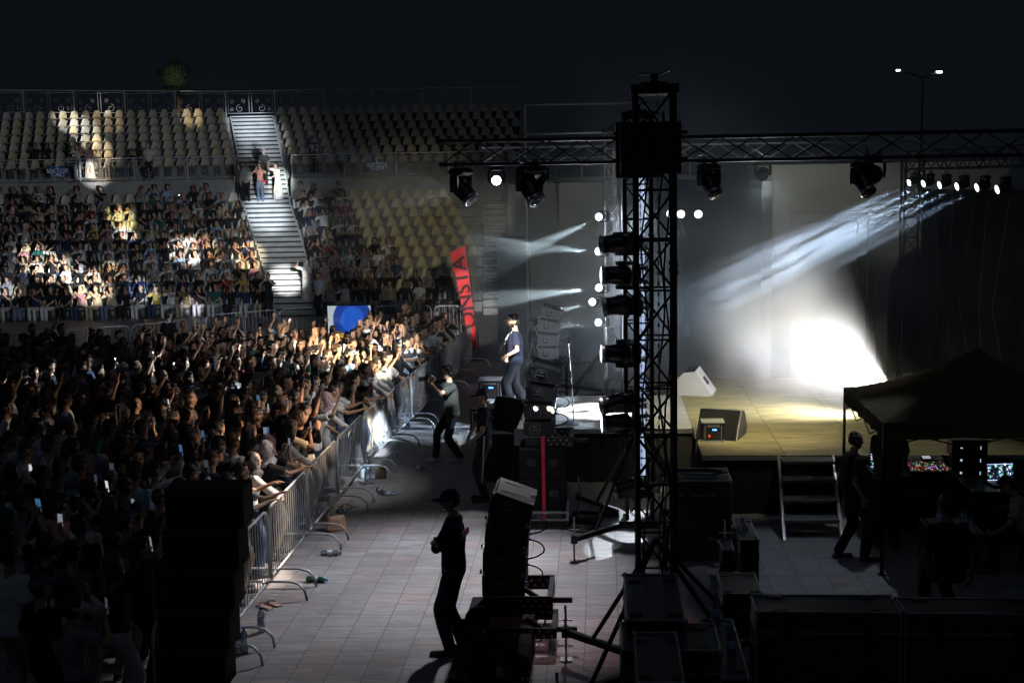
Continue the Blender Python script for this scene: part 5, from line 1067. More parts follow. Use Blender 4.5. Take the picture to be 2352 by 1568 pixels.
def merge(name,items,label=None):     # one mesh out of many placed meshes: (mesh, matrix, {slot: material})
    V=[];F=[];LS=[];LT=[];MI=[];mats=[];vo=0;lo=0;idx={};cache={}
    for me,Mx,mp in items:
        if me.name not in cache:
            n=len(me.vertices); c=np.empty(n*3,'f'); me.vertices.foreach_get('co',c); k=len(me.loops); l=np.empty(k,'i'); me.loops.foreach_get('vertex_index',l); p=len(me.polygons); st=np.empty(p,'i'); me.polygons.foreach_get('loop_start',st); tt=np.empty(p,'i'); me.polygons.foreach_get('loop_total',tt); mi=np.empty(p,'i'); me.polygons.foreach_get('material_index',mi); cache[me.name]=(c.reshape(-1,3),l,st,tt,mi)
        c,l,st,tt,mi=cache[me.name]; A_=np.array(Mx); V.append(c@A_[:3,:3].T+A_[:3,3]); F.append(l+vo); LS.append(st+lo); LT.append(tt)
        mm=[]
        for m in mp:
            if m.name not in idx: idx[m.name]=len(mats); mats.append(m)
            mm.append(idx[m.name])
        MI.append(np.array(mm,'i')[mi]); vo+=len(c); lo+=len(l)
    V=np.concatenate(V);F=np.concatenate(F);LS=np.concatenate(LS);LT=np.concatenate(LT);MI=np.concatenate(MI)
    me=bpy.data.meshes.new(name); me.vertices.add(len(V)); me.vertices.foreach_set('co',V.astype('f').ravel()); me.loops.add(len(F)); me.loops.foreach_set('vertex_index',F.astype('i')); me.polygons.add(len(LS)); me.polygons.foreach_set('loop_start',LS.astype('i')); 
    try: me.polygons.foreach_set('loop_total',LT.astype('i'))
    except Exception: pass
    for m in mats: me.materials.append(m)
    me.polygons.foreach_set('material_index',MI); me.polygons.foreach_set('use_smooth',[True]*len(LS)); me.update(calc_edges=True); me.validate(); return link(name,me)
seat_fixed=mat('seat_plastic_row',(.5,.46,.34),.4,vary=.08,vs=5)
o=merge('seat_rows',[(SEAT,Matrix.Translation(s[3])@Matrix.Rotation(face,4,'Z'),[seat_fixed,seatleg]) for s in rest]); o['kind']='stuff'; o['label']='remaining cream seats of the stand in the dark and under the audience'
# railings with scrolls
rail=mat('railing_paint',(.5,.5,.52),.4,.1,vary=.2,vs=3)
def spiral(cx,cz,r,a0,turns,s=1,n=22): return [(cx+s*(r*(1-.75*k/n))*math.cos(a0+turns*2*PI*k/n),0,cz+(r*(1-.75*k/n))*math.sin(a0+turns*2*PI*k/n)) for k in range(n+1)]
def panel_mesh(L,h=1.0):
    mb=MB(); b=.012
    mb.tube([(-L/2,0,.1),(L/2,0,.1)],.015,5); mb.tube([(-L/2,0,h-.12),(L/2,0,h-.12)],.013,5)
    for x in(-.07,.07): mb.tube([(x,0,.1),(x,0,h-.12)],b,4)
    mb.tube([(.05*math.cos(a),0,h-.06+.05*math.sin(a)) for a in[2*PI*k/12 for k in range(13)]],.01,4)
    for s in(-1,1):
        for cx,cz,r,a0,tn in((L*.22,.33,.2,PI/2,-1.2),(L*.36,.7,.12,-PI/2,1.1),(L*.15,.72,.11,-PI/2,-1.1),(L*.39,.3,.1,PI/2,1.1)): mb.tube(spiral(s*cx,cz,r,a0 if s>0 else PI-a0,tn*s,1),b*.75,4)
        mb.tube([(s*L*.45,0,.1),(s*L*.45,0,h-.12)],b*.7,4)
    return mb.mesh('railing_panel',[rail])
def railing(label,pts,h=1.02,L=2.35):
    pts=[Vector(p) for p in pts]; t=thing('railing',label,'railing',pts[0],0,'ornamental railings of the stand'); cache={}
    for a,b in zip(pts,pts[1:]):
        D=(b-a).length; n=max(1,round(D/L)); l=D/n; ang=math.atan2((b-a).y,(b-a).x)
        key=round(l,2); me=cache.get(key) or cache.setdefault(key,panel_mesh(l,h))
        for i in range(n):
            p=a.lerp(b,(i+.5)/n); o=link('panel',me,t,p-pts[0],ang)
            q=a.lerp(b,i/n); mb=MB(); mb.box((q.x-pts[0].x,q.y-pts[0].y,h/2-.08+q.z-pts[0].z),(.05,.05,h+.12)); mb.obj('post',rail,t)
        mb=MB(); mb.box((0,0,0),(D,.06,.04)); o=mb.obj('handrail',rail,t,a.lerp(b,.5)-pts[0]+Vector((0,0,h)),ang)
        if abs(b.z-a.z)>.05: o.rotation_euler=(0,-math.asin((b.z-a.z)/D),ang)
    return t
railing('lower ornamental railing before the left upper seats, carrying the sector 5 sign',[W(-60,56.6,5.12),W(556,56.6,5.12)])
railing('lower ornamental railing before the dark right upper seats with the sector 6 sign',[W(672,56.6,5.12),W(1150,56.6,5.12)])
railing('highest ornamental railing along the top edge of the stand',[W(-60,64.1,8.6),W(520,64.1,8.3),W(1195,64.1,8.25)],h=1.2)
def sign(label,x0,x1,y0,y1,w,l1,l2,l3):
    p=[W(x,w,5.6) for x in(x0,x1)]; c=(p[0]+p[1])/2; zt=5.25; wd=(p[1]-p[0]).length; hh=(y1-y0)*w/FPX
    t=thing('sector_sign',label,'sign',(c.x,c.y,5.62),camyaw,'blue sector signs on the railing'); mb=MB(); mb.box((0,0,0),(wd,.02,hh),bev=.004); mb.obj('board',mat('sign_blue',(.02,.11,.3),.5),t)
    for s,z,sz in((l1,.24,.26),(l2,0,.27),(l3,-.24,.27)): words(s,sz,Matrix.Translation((0,-.014,z*hh/.72))@Matrix.Rotation(PI/2,4,'X'),mat('sign_white',(.75,.8,.85),.5),'lettering',t,.002,.004)
sign('blue sign reading 5 sektor on the left railing',115,149,373,398,56.4,'5','SEKTOR','1-462')
sign('blue sign reading 6 sektor on the dark right railing',849,884,359,381,56.4,'6','SEKTOR','1-254')
# ---------------------------------------------------------------- placing the audience
SK=[(.44,.25,.16),(.38,.21,.135),(.34,.19,.12),(.48,.3,.2),(.3,.17,.11)]
TOPS=[('black',(.012,.012,.015),44),('white',(.62,.62,.62),20),('navy',(.015,.025,.07),8),('grey',(.22,.22,.24),9),('beige',(.45,.38,.28),5),('red',(.3,.02,.03),2),('pink',(.45,.25,.27),3),('light blue',(.3,.42,.58),5),('olive',(.14,.13,.06),3),('dark green',(.02,.1,.09),3),('mustard',(.5,.36,.08),1)]
BOTS=[(.015,.015,.02),(.03,.05,.1),(.5,.5,.5),(.12,.16,.24),(.35,.3,.22),(.02,.02,.03)]
HC=[(.012,.009,.008),(.018,.012,.009),(.05,.025,.012),(.012,.01,.01)]
PH={'down':'with arms lowered','raise_r':'raising the right arm','raise_l':'raising the left arm','raise_both':'raising both arms','phone_up':'holding a phone up','phone_up_f':'filming overhead with both hands','phone_face':'filming with both hands at face height','clap':'clapping','point':'pointing up','rail':'leaning on the barrier','rail_phone_skirt':'in a long skirt at the barrier filming','reach':'reaching both arms over the barrier','reach_one':'reaching one arm over the barrier','sit':'with hands on knees','sit_skirt':'in a skirt','sit_phone':'filming','sit_clap':'clapping','sit_lean':'leaning forward'}
def wpick(r): 
    t=r.random()*sum(x[2] for x in TOPS)
    for n,c,k in TOPS:
        t-=k
        if t<=0: return n,c
    return TOPS[0][:2]
rg=random.Random(5)
cand=[]    # dict per person
lit=[(290,500,45),(400,590,95),(575,600,60),(100,640,90),(205,680,60),(320,690,40),(490,760,40)]
for s in occ:
    zone,r,i,loc,x,w=s; y=PX(loc+Vector((0,0,.9)))[1]
    sc=min([math.hypot(x-a,(y-b))/c for a,b,c in lit])
    pose=rg.choices(['sit','sit_skirt','sit_phone','sit_clap','sit_lean'],[3,2,2,3,1.5])[0]
    cand.append(dict(pr=sc if zone=='lower left' else 5+sc,kind='seat',loc=loc+Vector((-math.sin(face)*.04,math.cos(face)*.04,-.03)),rz=face+rg.uniform(-.3,.15)-.25,pose=pose,where=f'{zone} stand, {ORD[r]} row up, {ORD[i]} from stairs'))
def backline(x): return 30.9 if x<-6.2 else 33.2
sing=Vector((-1.6,23.1,0)); row=0
for k in range(34):
    xx=-4.64-(.50*min(k,5)+.60*max(0,k-5)); y=10.4+ (k%2)*.28; j=0
    while y<44:
        yy=y+rg.uniform(-.11,.11); x=(xx+rg.uniform(-.09,.09) if k else xx+rg.uniform(-.03,.05))+max(0,yy-21)*.05*max(0,1-k*.12); y+=.56 if k<6 else .66
        px,py,dw=PX((x,yy,1.6)); 
        if px<-30 or yy>backline(x)-.6 or py>1660: continue
        j+=1
        if rg.random()<(.05 if k<4 else .12 if k<10 else .22): continue
        if 372<px<560 and py>1150: continue
        if k==0: pose=rg.choices(['rail','rail_phone_skirt','reach','reach_one','phone_face','raise_r','clap','phone_up_f'],[3,2.4,1,1,3,1.4,1.5,1.5])[0]
        else:
            act=1 if px>330 else .45
            pose=rg.choices(['down','raise_r','raise_l','raise_both','phone_up','phone_up_f','phone_face','clap','point'],[5 if act==1 else 11,1.5*act,1.2*act,.25*act,1.7*act,.5*act,1.6,1.3,.6*act])[0]
        a=math.atan2(sing.y-yy,sing.x-x)-PI/2; 
        if k==0: a=(a*.5+(-PI/2)*.5)
        cand.append(dict(pr=dw/16.0 if px>150 else dw/14.0,kind='stand',loc=Vector((x,yy,0)),rz=a+rg.uniform(-.3,.3)*(1 if k else .4),pose=pose,k=k,where=f'{ORD[min(k,25)]} row from the barrier, {ORD[min(j-1,25)]} from camera' if j<27 else f'{ORD[min(k,25)]} row from the barrier, far end'))
cand.sort(key=lambda c:c['pr']); NI=286
LOW={}
def lowres(me,ratio):
    if me.name in LOW: return LOW[me.name]
    o=bpy.data.objects.new('tmp',me); COL.objects.link(o); d=o.modifiers.new('d','DECIMATE'); d.ratio=ratio; dg=bpy.context.evaluated_depsgraph_get(); m=bpy.data.meshes.new_from_object(o.evaluated_get(dg)); bpy.data.objects.remove(o); LOW[me.name]=m; return m
def fixed(nm,c,base): return mat(nm,c,.85 if base=='c' else .5,vary=.12,vs=10)
stuffA=[];stuffB=[]; used={}; np_=0; phones=0
flash_left=16
for ci,c in enumerate(cand):
    fem='f' in c['pose'] or PROTO[c['pose']] is None
    pose=c['pose']; isf=pose in('raise_l','phone_up_f','phone_face','clap','rail','rail_phone_skirt','reach','sit_skirt','sit_phone')
    hair=rg.choices(['long','tail','bob','bun','hijab'],[5,2,2,1,1.6])[0] if isf else rg.choices(['short','crop','tuft'],[4,2,3])[0]
    hc=rg.choice(HC); cap_=None
    if hair=='hijab': hc=rg.choice([(.5,.5,.52),(.45,.4,.33),(.25,.28,.36),(.05,.05,.06),(.4,.28,.3)])
    elif not isf and rg.random()<.08: cap_=rg.choice([(.6,.6,.6),(.02,.02,.03),(.1,.12,.2)])
    tn,tc_=wpick(rg)
    if c.get('k')==0 and rg.random()<.4: tn,tc_=('white',(.62,.62,.62))
    sk=rg.choice(SK); bc=rg.choice(BOTS); sc=rg.uniform(.93,1.04) if not isf else rg.uniform(.9,.99)
    if c['kind']=='seat': sc=min(sc,.97)
    elif c['k']==0 : sc=max(sc,.96)
    if ci<NI:
        hw={'long':'long haired','tail':'ponytailed','bob':'bob haired','bun':'bun haired','hijab':'headscarfed','short':'short haired','crop':'crop haired','tuft':'tousled'}[hair]
        lab=f"{hw} person in {tn} {PH[pose]}, {c['where']}"
        ws=lab.split()
        if len(ws)>16: lab=f"person in {tn} {PH[pose]}, {c['where']}"
        if len(lab.split())>16: lab=f"person in {tn}, {c['where']}, {PH[pose]}"
        if len(lab.split())>16: lab=f"person in {tn}, {c['where']}"
        if len(lab.split())>16: lab=lab.replace(' from the barrier',' behind barrier').replace('with both hands at face height','at face height').replace('with both hands','')
        o=place(pose,c['loc'],c['rz'],lab,sk,tc_,bc,hair,hc,group='audience in the seats' if c['kind']=='seat' else 'standing crowd behind the barrier',sc=sc,capc=cap_,parts=c['kind']!='seat' and c.get('k',9)<2)
        if pose in('phone_up','phone_up_f','phone_face','rail_phone_skirt','sit_phone') and phones<85 and rg.random()<.9:
            fl_=flash_left>0 and rg.random()<.2; flash_left-=fl_; phones+=1
            phone(o,pose,1,('flashlit phone before '+tn+' top, ' if fl_ else 'phone before '+tn+' top, ')+c['where'].replace(' from the barrier',' behind barrier'),rg.choice([0,0,1,2,3,3]),rg.choice([0,0,1,2,3]),fl_)
    else:
        Mx=Matrix.LocRotScale(c['loc'],Euler((0,0,c['rz'])),Vector((sc,)*3)); P=PROTO[pose]; L=stuffB if c['kind']=='seat' else stuffA; r=.16 if c['kind']=='seat' else .22
        ms_=fixed('skin_tone_%d'%SK.index(sk),sk,'s'); L.append((lowres(P['body'],r),Mx,[ms_,dark,lips])); L.append((lowres(P['top'],.35),Mx,[fixed('cloth_'+tn.replace(' ','_'),tc_,'c')])); L.append((lowres(P['bottom'],.3),Mx,[fixed('bottoms_%d'%BOTS.index(bc),bc,'c')])); 
        L.append((lowres(HAIR[hair],.3),Mx@P['H'],[fixed('hair_tone_%d'%(HC.index(hc)) if hair!='hijab' else 'scarf_cloth',hc,'c')]))
if stuffA: o=merge('crowd',stuffA); o['kind']='stuff'; o['label']='rest of the standing crowd in the dark toward the left and back'
if stuffB: o=merge('seated_audience',stuffB); o['kind']='stuff'; o['label']='rest of the seated audience in the dim parts of the stand'
print('candidates',len(cand),'phones',phones,'seats',n_ind,len(rest))
# ---------------------------------------------------------------- key figures
def at_(x,y,z=0,dx=0,dy=0): q=G(x,y,z); return (q.x+dx,q.y+dy,z)
BLK=(.014,.014,.02); NAV=(.018,.022,.045)
s_=place('singer',at_(1186,940,SZ),R(98),'singer in an oversized dark t-shirt standing at the stage front holding a microphone',(.55,.37,.27),(.02,.025,.05),(.03,.034,.045),'tuft',(.02,.018,.018),(.6,.6,.6),sc=1.0)
w_,d_,n_h,_e=PROTO['singer']['wr'][-1]; Ms_=Matrix.LocRotScale(s_.location,s_.rotation_euler,s_.scale)
mb=MB(); p=w_+d_*.08; ax=Vector((.1,.5,.8)).normalized(); mb.cyl(p-ax*.02,p+ax*.14,.012,.016,12); mb.sph(p+ax*.165,.026,12,8); mb.cyl(p-ax*.13,p-ax*.02,.015,.013,10); o=mb.obj('microphone',dmetal()); o.matrix_world=Ms_; o.rotation_euler=Ms_.to_euler(); o.location=Ms_.translation; o.scale=s_.scale; tag(o,'handheld microphone in the right hand of the singer','microphone')
mb=MB(); mb.tube([(.075,.03,1.47),(.06,.10,1.40),(.02,.165,1.30),(0,.175,1.24),(-.02,.165,1.30),(-.06,.10,1.40),(-.075,.03,1.47)],.005,5); mb.sph((0,.178,1.225),.012,8,5); c=mb.obj('necklace',metal(),s_)
for sd in(1,-1):
    w2_=PROTO['singer']['wr'][sd][0]; d2=PROTO['singer']['wr'][sd][1]; mb=MB(); mb.cyl(w2_-d2*.03,w2_-d2*.01,.031,.031,14); mb.obj('wristwatch' if sd==1 else 'bracelet',dmetal() if sd==1 else metal(),s_)
g1=place('guard_crossed',at_(1048,1500),R(80),'guard in navy uniform and cap standing with crossed arms in the aisle',(.42,.27,.19),NAV,(.02,.022,.035),'crop',(.015,.012,.01),(.015,.015,.015),sc=1.05,capc=(.02,.03,.08))
g2=place('guard_hips',at_(1108,1148,0,.05),R(104),'guard in black uniform and cap with hands at the belt beside the stage corner',(.46,.29,.2),NAV,(.025,.026,.04),'crop',(.015,.012,.01),(.015,.015,.015),sc=1.03,capc=(.02,.03,.08))
patch=mat('patch_red',(.4,.02,.06),.7); wht=mat('patch_white',(.6,.55,.6),.7)
for g,y in((g1,-.121),(g2,-.119)):
    mb=MB(); mb.box((0,y,1.3),(.26,.016,.07),mi=0); 
    for i in range(9): mb.box((-.1+.025*i,y-.009,1.3+.004*math.sin(i*2)),(.016,.006,.03 if i%2 else .04),mi=1)
    mb.obj('back_patch',[patch,wht],g)
    mb=MB(); 
    rr=[[(.166*k*math.cos(a),.119*k*math.sin(a),z) for a in[2*PI*i/20 for i in range(20)]] for z,k in((.935,1.04),(.975,1.04))]; mb.loft(rr); mb.box((0,.125,.955),(.05,.012,.045),bev=.004); mb.obj('belt',black(),g)
mb=MB(); mb.cyl((-.17,.03,.98),(-.2,.08,.32),.014); mb.cyl((-.17,.03,.98),(-.168,.02,1.06),.017); o=mb.obj('baton',metal(),g2)
mb=MB(); mb.cyl((.15,.07,.98),(.17,.03,.62),.012); mb.obj('baton',black(),g1)
cmn=place('cameraman',at_(1040,1058),R(118),'cameraman in dark grey t-shirt and headphones filming the crowd from the aisle',(.56,.38,.28),(.045,.055,.055),(.012,.012,.016),'tuft',(.012,.01,.01),(.65,.65,.65),sc=1.03)
Pc=PROTO['cameraman']; Mc=Matrix.LocRotScale(cmn.location,cmn.rotation_euler,cmn.scale); hw_=(Pc['wr'][1][0]+Pc['wr'][-1][0])/2+Vector((0,.09,.07))
mb=MB(); mb.box(hw_,(.14,.07,.1),bev=.012); mb.box(hw_+Vector((0,0,.06)),(.06,.05,.03),bev=.008); mb.cyl(hw_+Vector((0,.03,-.005)),hw_+Vector((0,.15,-.005)),.036,.04,16); mb.cyl(hw_+Vector((0,.15,-.005)),hw_+Vector((0,.17,-.005)),.043,.043,16); mb.box(hw_+Vector((0,.0,.1)),(.03,.08,.03)); o=mb.obj('camera',black()); o.rotation_euler=Mc.to_euler(); o.location=Mc.translation; o.scale=cmn.scale; tag(o,'black photo camera held at the face of the cameraman in the aisle','camera')
mb=MB(); Hc=Pc['H']; mb.tube([Hc@Vector((.092*math.cos(a),0,.13+.115*math.sin(a))) for a in[PI*k/10 for k in range(11)]],.011); [mb.sph(Hc@Vector((s*.09,0,.115)),(.022,.038,.042),10,6) for s in(-1,1)]; mb.obj('headphones',dmetal(),cmn)
mb=MB(); mb.tube([(-.06,.06,1.44),(-.02,.13,1.2),(0,.135,.98)],.005); mb.tube([(.06,.06,1.44),(.02,.13,1.2),(0,.135,.98)],.005); mb.box((0,.14,.93),(.07,.008,.1)); mb.obj('pass_on_lanyard',mat('pass_card',(.1,.11,.11),.4),cmn)
place('guard_hips',at_(1166,905,0,-.0,1.2),R(85),'guard in a cap half hidden behind the singer on the ground',(.5,.33,.22),BLK,BLK,'crop',(.015,.012,.01),capc=(.02,.03,.06))
q=A(1226,735,27.5); place('down',(q.x,27.5,q.z-1.68),R(70),'person in a grey cap standing behind the grey line array',(.5,.33,.25),BLK,BLK,'crop',(.02,.015,.01),capc=(.08,.09,.12),sc=1.0)
bpy.data.objects[-1] if 0 else None
def nose_at(x,ytop,Y,h=1.76): q=A(x,ytop,Y); return (q.x,q.y,q.z-h)
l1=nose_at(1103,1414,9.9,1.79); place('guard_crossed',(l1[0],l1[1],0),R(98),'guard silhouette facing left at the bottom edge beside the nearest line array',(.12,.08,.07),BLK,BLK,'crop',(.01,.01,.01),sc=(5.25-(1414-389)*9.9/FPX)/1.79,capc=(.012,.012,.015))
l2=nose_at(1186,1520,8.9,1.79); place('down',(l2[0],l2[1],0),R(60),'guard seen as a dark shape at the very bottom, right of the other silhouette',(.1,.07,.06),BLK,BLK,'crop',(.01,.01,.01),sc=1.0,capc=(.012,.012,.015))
t1=place('tech_walk',at_(1957,1284),R(-80),'technician silhouette in black walking past the canopy pole toward the right',(.4,.26,.18),BLK,(.015,.016,.02),'crop',(.012,.01,.01),(.06,.06,.06),sc=1.0)
t2=place('tech_desk',at_(2046,1252,0,-.1,-.1),R(-22),'technician bending over the mixing console behind the canopy pole',(.45,.3,.2),(.12,.11,.05),(.02,.02,.025),'short',(.012,.01,.01),sc=1.08)
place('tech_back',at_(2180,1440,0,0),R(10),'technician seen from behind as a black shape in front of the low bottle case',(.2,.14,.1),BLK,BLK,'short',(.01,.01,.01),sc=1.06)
place('tech_seated',at_(2345,1318,0,.1),R(75),'technician sitting at the right edge in a pale t-shirt looking at his hands',(.4,.25,.18),(.4,.38,.3),BLK,'short',(.012,.01,.01),sc=1.0)
mb=MB(); mb.box((0,0,.25),(.42,.42,.04),bev=.01); [mb.cyl((x,y,0),(x*.9,y*.9,.25),.014) for x in(-.18,.18) for y in(-.18,.18)]; mb.box((.0,-.2,.55),(.4,.03,.3),bev=.01); [mb.cyl((x,-.2,.25),(x,-.2,.6),.012) for x in(-.17,.17)]
q=at_(2345,1318,0,.1); o=mb.obj('chair',dmetal(),None,(q[0]+.08,q[1],.12),R(75)); tag(o,'dark folding chair under the technician at the right edge','chair')
# people on the stand stairs and walkways
def onst(pose,x,w,z,label,top,bot,hair,hc=(.012,.01,.009),rz=0,sc=.98,**k): return place(pose,W(x,w,z),face+rz,label,(.5,.33,.24),top,bot,hair,hc,(.4,.4,.4),'people standing on the stand stairs and walkways',sc,**k)
onst('rail_phone_skirt',640,55.6,4.1,'woman in a long white dress standing on the stairs in the spotlight',(.72,.72,.7),(.72,.72,.7),'tail',rz=-.7)
onst('phone_face',600,55.6,4.1,'woman in pink top and blue jeans standing on the stairs',(.55,.3,.27),(.13,.18,.28),'long')
mb=MB(); q=W(606,55.4,5.0); mb.box((q.x,q.y,q.z),(.16,.06,.12),bev=.02); mb.tube([(q.x-.07,q.y,q.z+.05),(q.x-.12,q.y,q.z+.35),(q.x-.2,q.y+.05,q.z+.6)],.008); tag(mb.obj('shoulder_bag',mat('red_leather',(.5,.02,.06),.5)),'small red shoulder bag of the woman in jeans on the stairs','bag')
onst('down',568,55.7,4.1,'man in a pale grey shirt and dark trousers standing at the left of the stairs',(.3,.32,.34),BLK,'short')
onst('down',609,57.0,4.75,'person in a cap standing dark behind the woman with jeans',(.05,.05,.05),BLK,'crop',capc=(.2,.2,.2))
onst('down',552,55.8,4.1,'woman in a dark top standing in shadow beside the stairs',(.1,.09,.09),BLK,'long')
onst('down',345,57.2,5.12,'steward in a white shirt with lanyard standing behind the lower railing',(.5,.5,.5),BLK,'short')
onst('rail_phone_skirt',208,57.4,5.12,'woman in a long pale skirt standing behind the lit railing',(.5,.36,.33),(.6,.62,.58),'tail',rz=-.2,sc=1.0)
onst('phone_face',182,57.4,5.12,'woman in a white top beside the one in the pale skirt',(.55,.5,.48),(.1,.12,.14),'long')
onst('down',720,57.9,5.3,'person in a black jersey numbered 92 in the dark upper seats',BLK,BLK,'short',rz=PI)
o=bpy.data.objects[-1] if 0 else None
q=W(722,57.6,6.45); words('92',.42,Matrix.Translation((q.x,q.y-.0,q.z))@Matrix.Rotation(camyaw,4,'Z')@Matrix.Rotation(PI/2,4,'X'),mat('jersey_white',(.6,.6,.62),.7),'jersey_number',None,.003,.004)
j=[o for o in bpy.data.objects if o.get('label','').startswith('person in a black jersey')][0]; nmb=[o for o in bpy.data.objects if o.name.startswith('jersey_number')][0]
nmb.parent=j; nmb.matrix_parent_inverse=(Matrix.LocRotScale(j.location,j.rotation_euler,j.scale)).inverted()
onst('sit_clap',788,57.9,5.3,'person in a white shirt sitting alone in the dark upper right seats',(.5,.5,.5),BLK,'short')
onst('rail_phone_skirt',707,48.2,.3,'person in a white hooded robe standing in the dark at the foot of the stairs',(.55,.56,.55),(.5,.52,.52),'hijab',(.55,.56,.55),rz=-.2,sc=1.02)
onst('down',735,46.8,0,'person in a pale t-shirt at the right foot of the stairs',(.4,.45,.46),BLK,'short',rz=-.6)
onst('phone_face',620,46.9,0.0,'boy in a black lettered t-shirt behind the barrier at the stairs',(.015,.015,.02),BLK,'short')
onst('down',395,33.2,0,'man in black with an arm badge standing before the back barrier',BLK,BLK,'short',rz=PI*.85,sc=1.05)
onst('raise_r',487,29.8,0,'woman with a lit white cardigan and flowers at the back of the crowd',(.65,.65,.7),BLK,'short',rz=-.5,sc=1.0)
onst('raise_l',548,29.6,0,'woman in glasses and white top raising one arm at the back of the crowd',(.65,.62,.55),BLK,'tail',rz=-.5,sc=1.0)
onst('down',938,31.0,0,'tall man in a white t-shirt above the far end of the crowd',(.45,.45,.46),BLK,'short',rz=-.4,sc=1.06)
onst('phone_face',1005,32.6,0,'man in a white cap and grey t-shirt behind the far barrier',(.4,.4,.4),BLK,'crop',rz=-.4,sc=1.0,capc=(.7,.7,.7))
# poster held over the barrier
pp=A(990,820,30.0); ps=thing('poster','printed poster of a man in a dark jacket held over the barrier','poster',(A(990,820,30.0).x,30.0,A(990,820,30.0).z),R(-8)); a_=A(974,784,30.0); b2_=A(1009,863,30.0); pw,ph_=b2_.x-a_.x,a_.z-b2_.z
mb=MB(); mb.box((0,0,0),(pw,.012,ph_)); mb.obj('board',mat('poster_paper',(.45,.45,.42),.6,vary=.2,vs=3),ps)
mb=MB(); k=ph_
mb.prism([(x*k*.72,z*k) for x,z in ((-.2,-.5),(.2,-.5),(.22,-.05),(.16,.1),(.05,.16),(.05,.2),(-.05,.2),(-.05,.16),(-.16,.1),(-.22,-.05))],-.012,-.006); mb.obj('jacket_print',black(),ps)
mb=MB(); mb.sph((0,-.008,.28*k),(.065*k,.006,.095*k),14,10); mb.obj('face_print',mat('print_face',(.4,.28,.22),.7),ps); mb=MB(); mb.sph((0,-.011,.34*k),(.07*k,.006,.045*k),14,8); mb.obj('hair_print',black(),ps)
# sandals and shoes by the barrier
for x,y,lab in((812,1165,'pair of folded tan sandals under the barrier'),(545,1440,'pink sandal at the foot of the nearest barrier'),(630,1395,'brown sandal under the near barrier bars')):
    q=G(x,y); t=thing('sandal',lab,'shoe',(q.x-.12,q.y,0),.9,'shoes under the barrier'); mb=MB()
    for s in(0,.13): mb.box((s,0,.012),(.09,.26,.024),bev=.01)
    mb.obj('sole',sandal,t)
    for s in(0,.13): mb=MB(); mb.tube([(s-.045,.04,.02),(s-.03,.05,.06),(s+.03,.05,.06),(s+.045,.04,.02)],.012); mb.obj('strap',sandal,t)
# ---------------------------------------------------------------- show lights (some at a lamp's lens, others added fills without a lamp)
def beam(src,tgt,power,ang,blend=.3,color=(1,1,1),size=.05,off=.36,**k):
    src=Vector(src); tgt=Vector(tgt); return spot('beam_light',src+(tgt-src).normalized()*off,tgt,power,ang,blend,color,size,**k)
WARM=(1,.80,.52); NEU=(.98,.97,.95); COOL=(.80,.90,1)
TB_=[A(1424,632,17.3),A(1424,812,17.3),A(1425,972,17.3)]; TCl=[A(x,y,27.2) for x,y in((1381,497),(1380,577),(1381,661),(1366,693),(1380,740))]
TBo=[q+Vector((-.42,-.12,0)) for q in TB_]
L1=A(1059,440,17.6); L2=A(1140,418,18.6); L3=A(1216,438,17.4); L4=A(1628,425,17.6); L5=A(1980,420,17.6)
# stage floor blinder behind the canopy, plus added fills for floor, smoke and crate
HOT=A(2030,878,22.2)
spot('floor_blinder',HOT,A(1500,680,23.6),1900,112,1,(1,.985,.95),.12)
spot('floor_blinder',HOT+Vector((.1,-.2,.1)),G(1860,950,SZ),500,70,1,(1,.98,.9),.1)
spot('floor_blinder',HOT+Vector((-.2,-.1,.2)),A(1400,740,24.0),2400,36,1,(.68,.8,1),.1,gobo=8,gs=8,lo=.4,hi=.6)
spot('floor_blinder',HOT+Vector((.3,-.2,.2)),A(2135,1035,21.3),700,60,1,(1,.97,.85),.1)
# six beam lights of the side truss
for i,(x,y) in enumerate(((2102,415),(2136,417),(2174,420),(2215,423),(2262,425),(2310,429))):
    Y=25*(1,.955,.909,.865,.819,.777)[i]; beam(A(x,y,Y),A(1480,715+i*26,Y+.4+.25*i),(15000,12000,12000,8000,5000,3500)[i],9,.3,(.62,.8,1),.03,.25,gobo=i+1,gs=24,lo=.46,hi=.56)
# far tower beams to the left
for i,(tx,ty,p_) in enumerate(((1100,630,5500),(1000,560,9000),(1000,700,7500),(1000,790,1500),(1000,780,1500))): beam(TCl[i],A(tx,ty,26.0),p_,13,.4,(.82,.95,1),.03,.3,gobo=i+11,gs=11,lo=.46,hi=.56)
# crowd
beam(L2,G(830,930,1.5),480,40,1,NEU,.1,.3)
beam(TBo[0],G(900,975,.7),20000,6.5,.6,COOL,.04)
beam(L3,G(870,1010,.8),2600,5.5,.6,COOL,.04)
beam(TBo[0],G(810,810,1.6),16000,10,.6,WARM,.05,gobo=3,gs=14,lo=.3,hi=.5)
beam(TBo[0],G(900,775,1.6),12000,7,.5,(1,.95,.8),.05,gobo=5,gs=14,lo=.3,hi=.5)
beam(L3,G(665,1115,1.2),4200,18,.7,(1,.80,.62),.05,gobo=2,gs=6,lo=.3,hi=.55)
beam(TBo[1],G(740,960,1.6),1300,26,.8,(1,.74,.5),.05,gobo=9,gs=9,lo=.4,hi=.6)
beam(L3,G(560,1020,1.6),330,30,.9,(1,.75,.6),.05,gobo=4,gs=10,lo=.5,hi=.66)
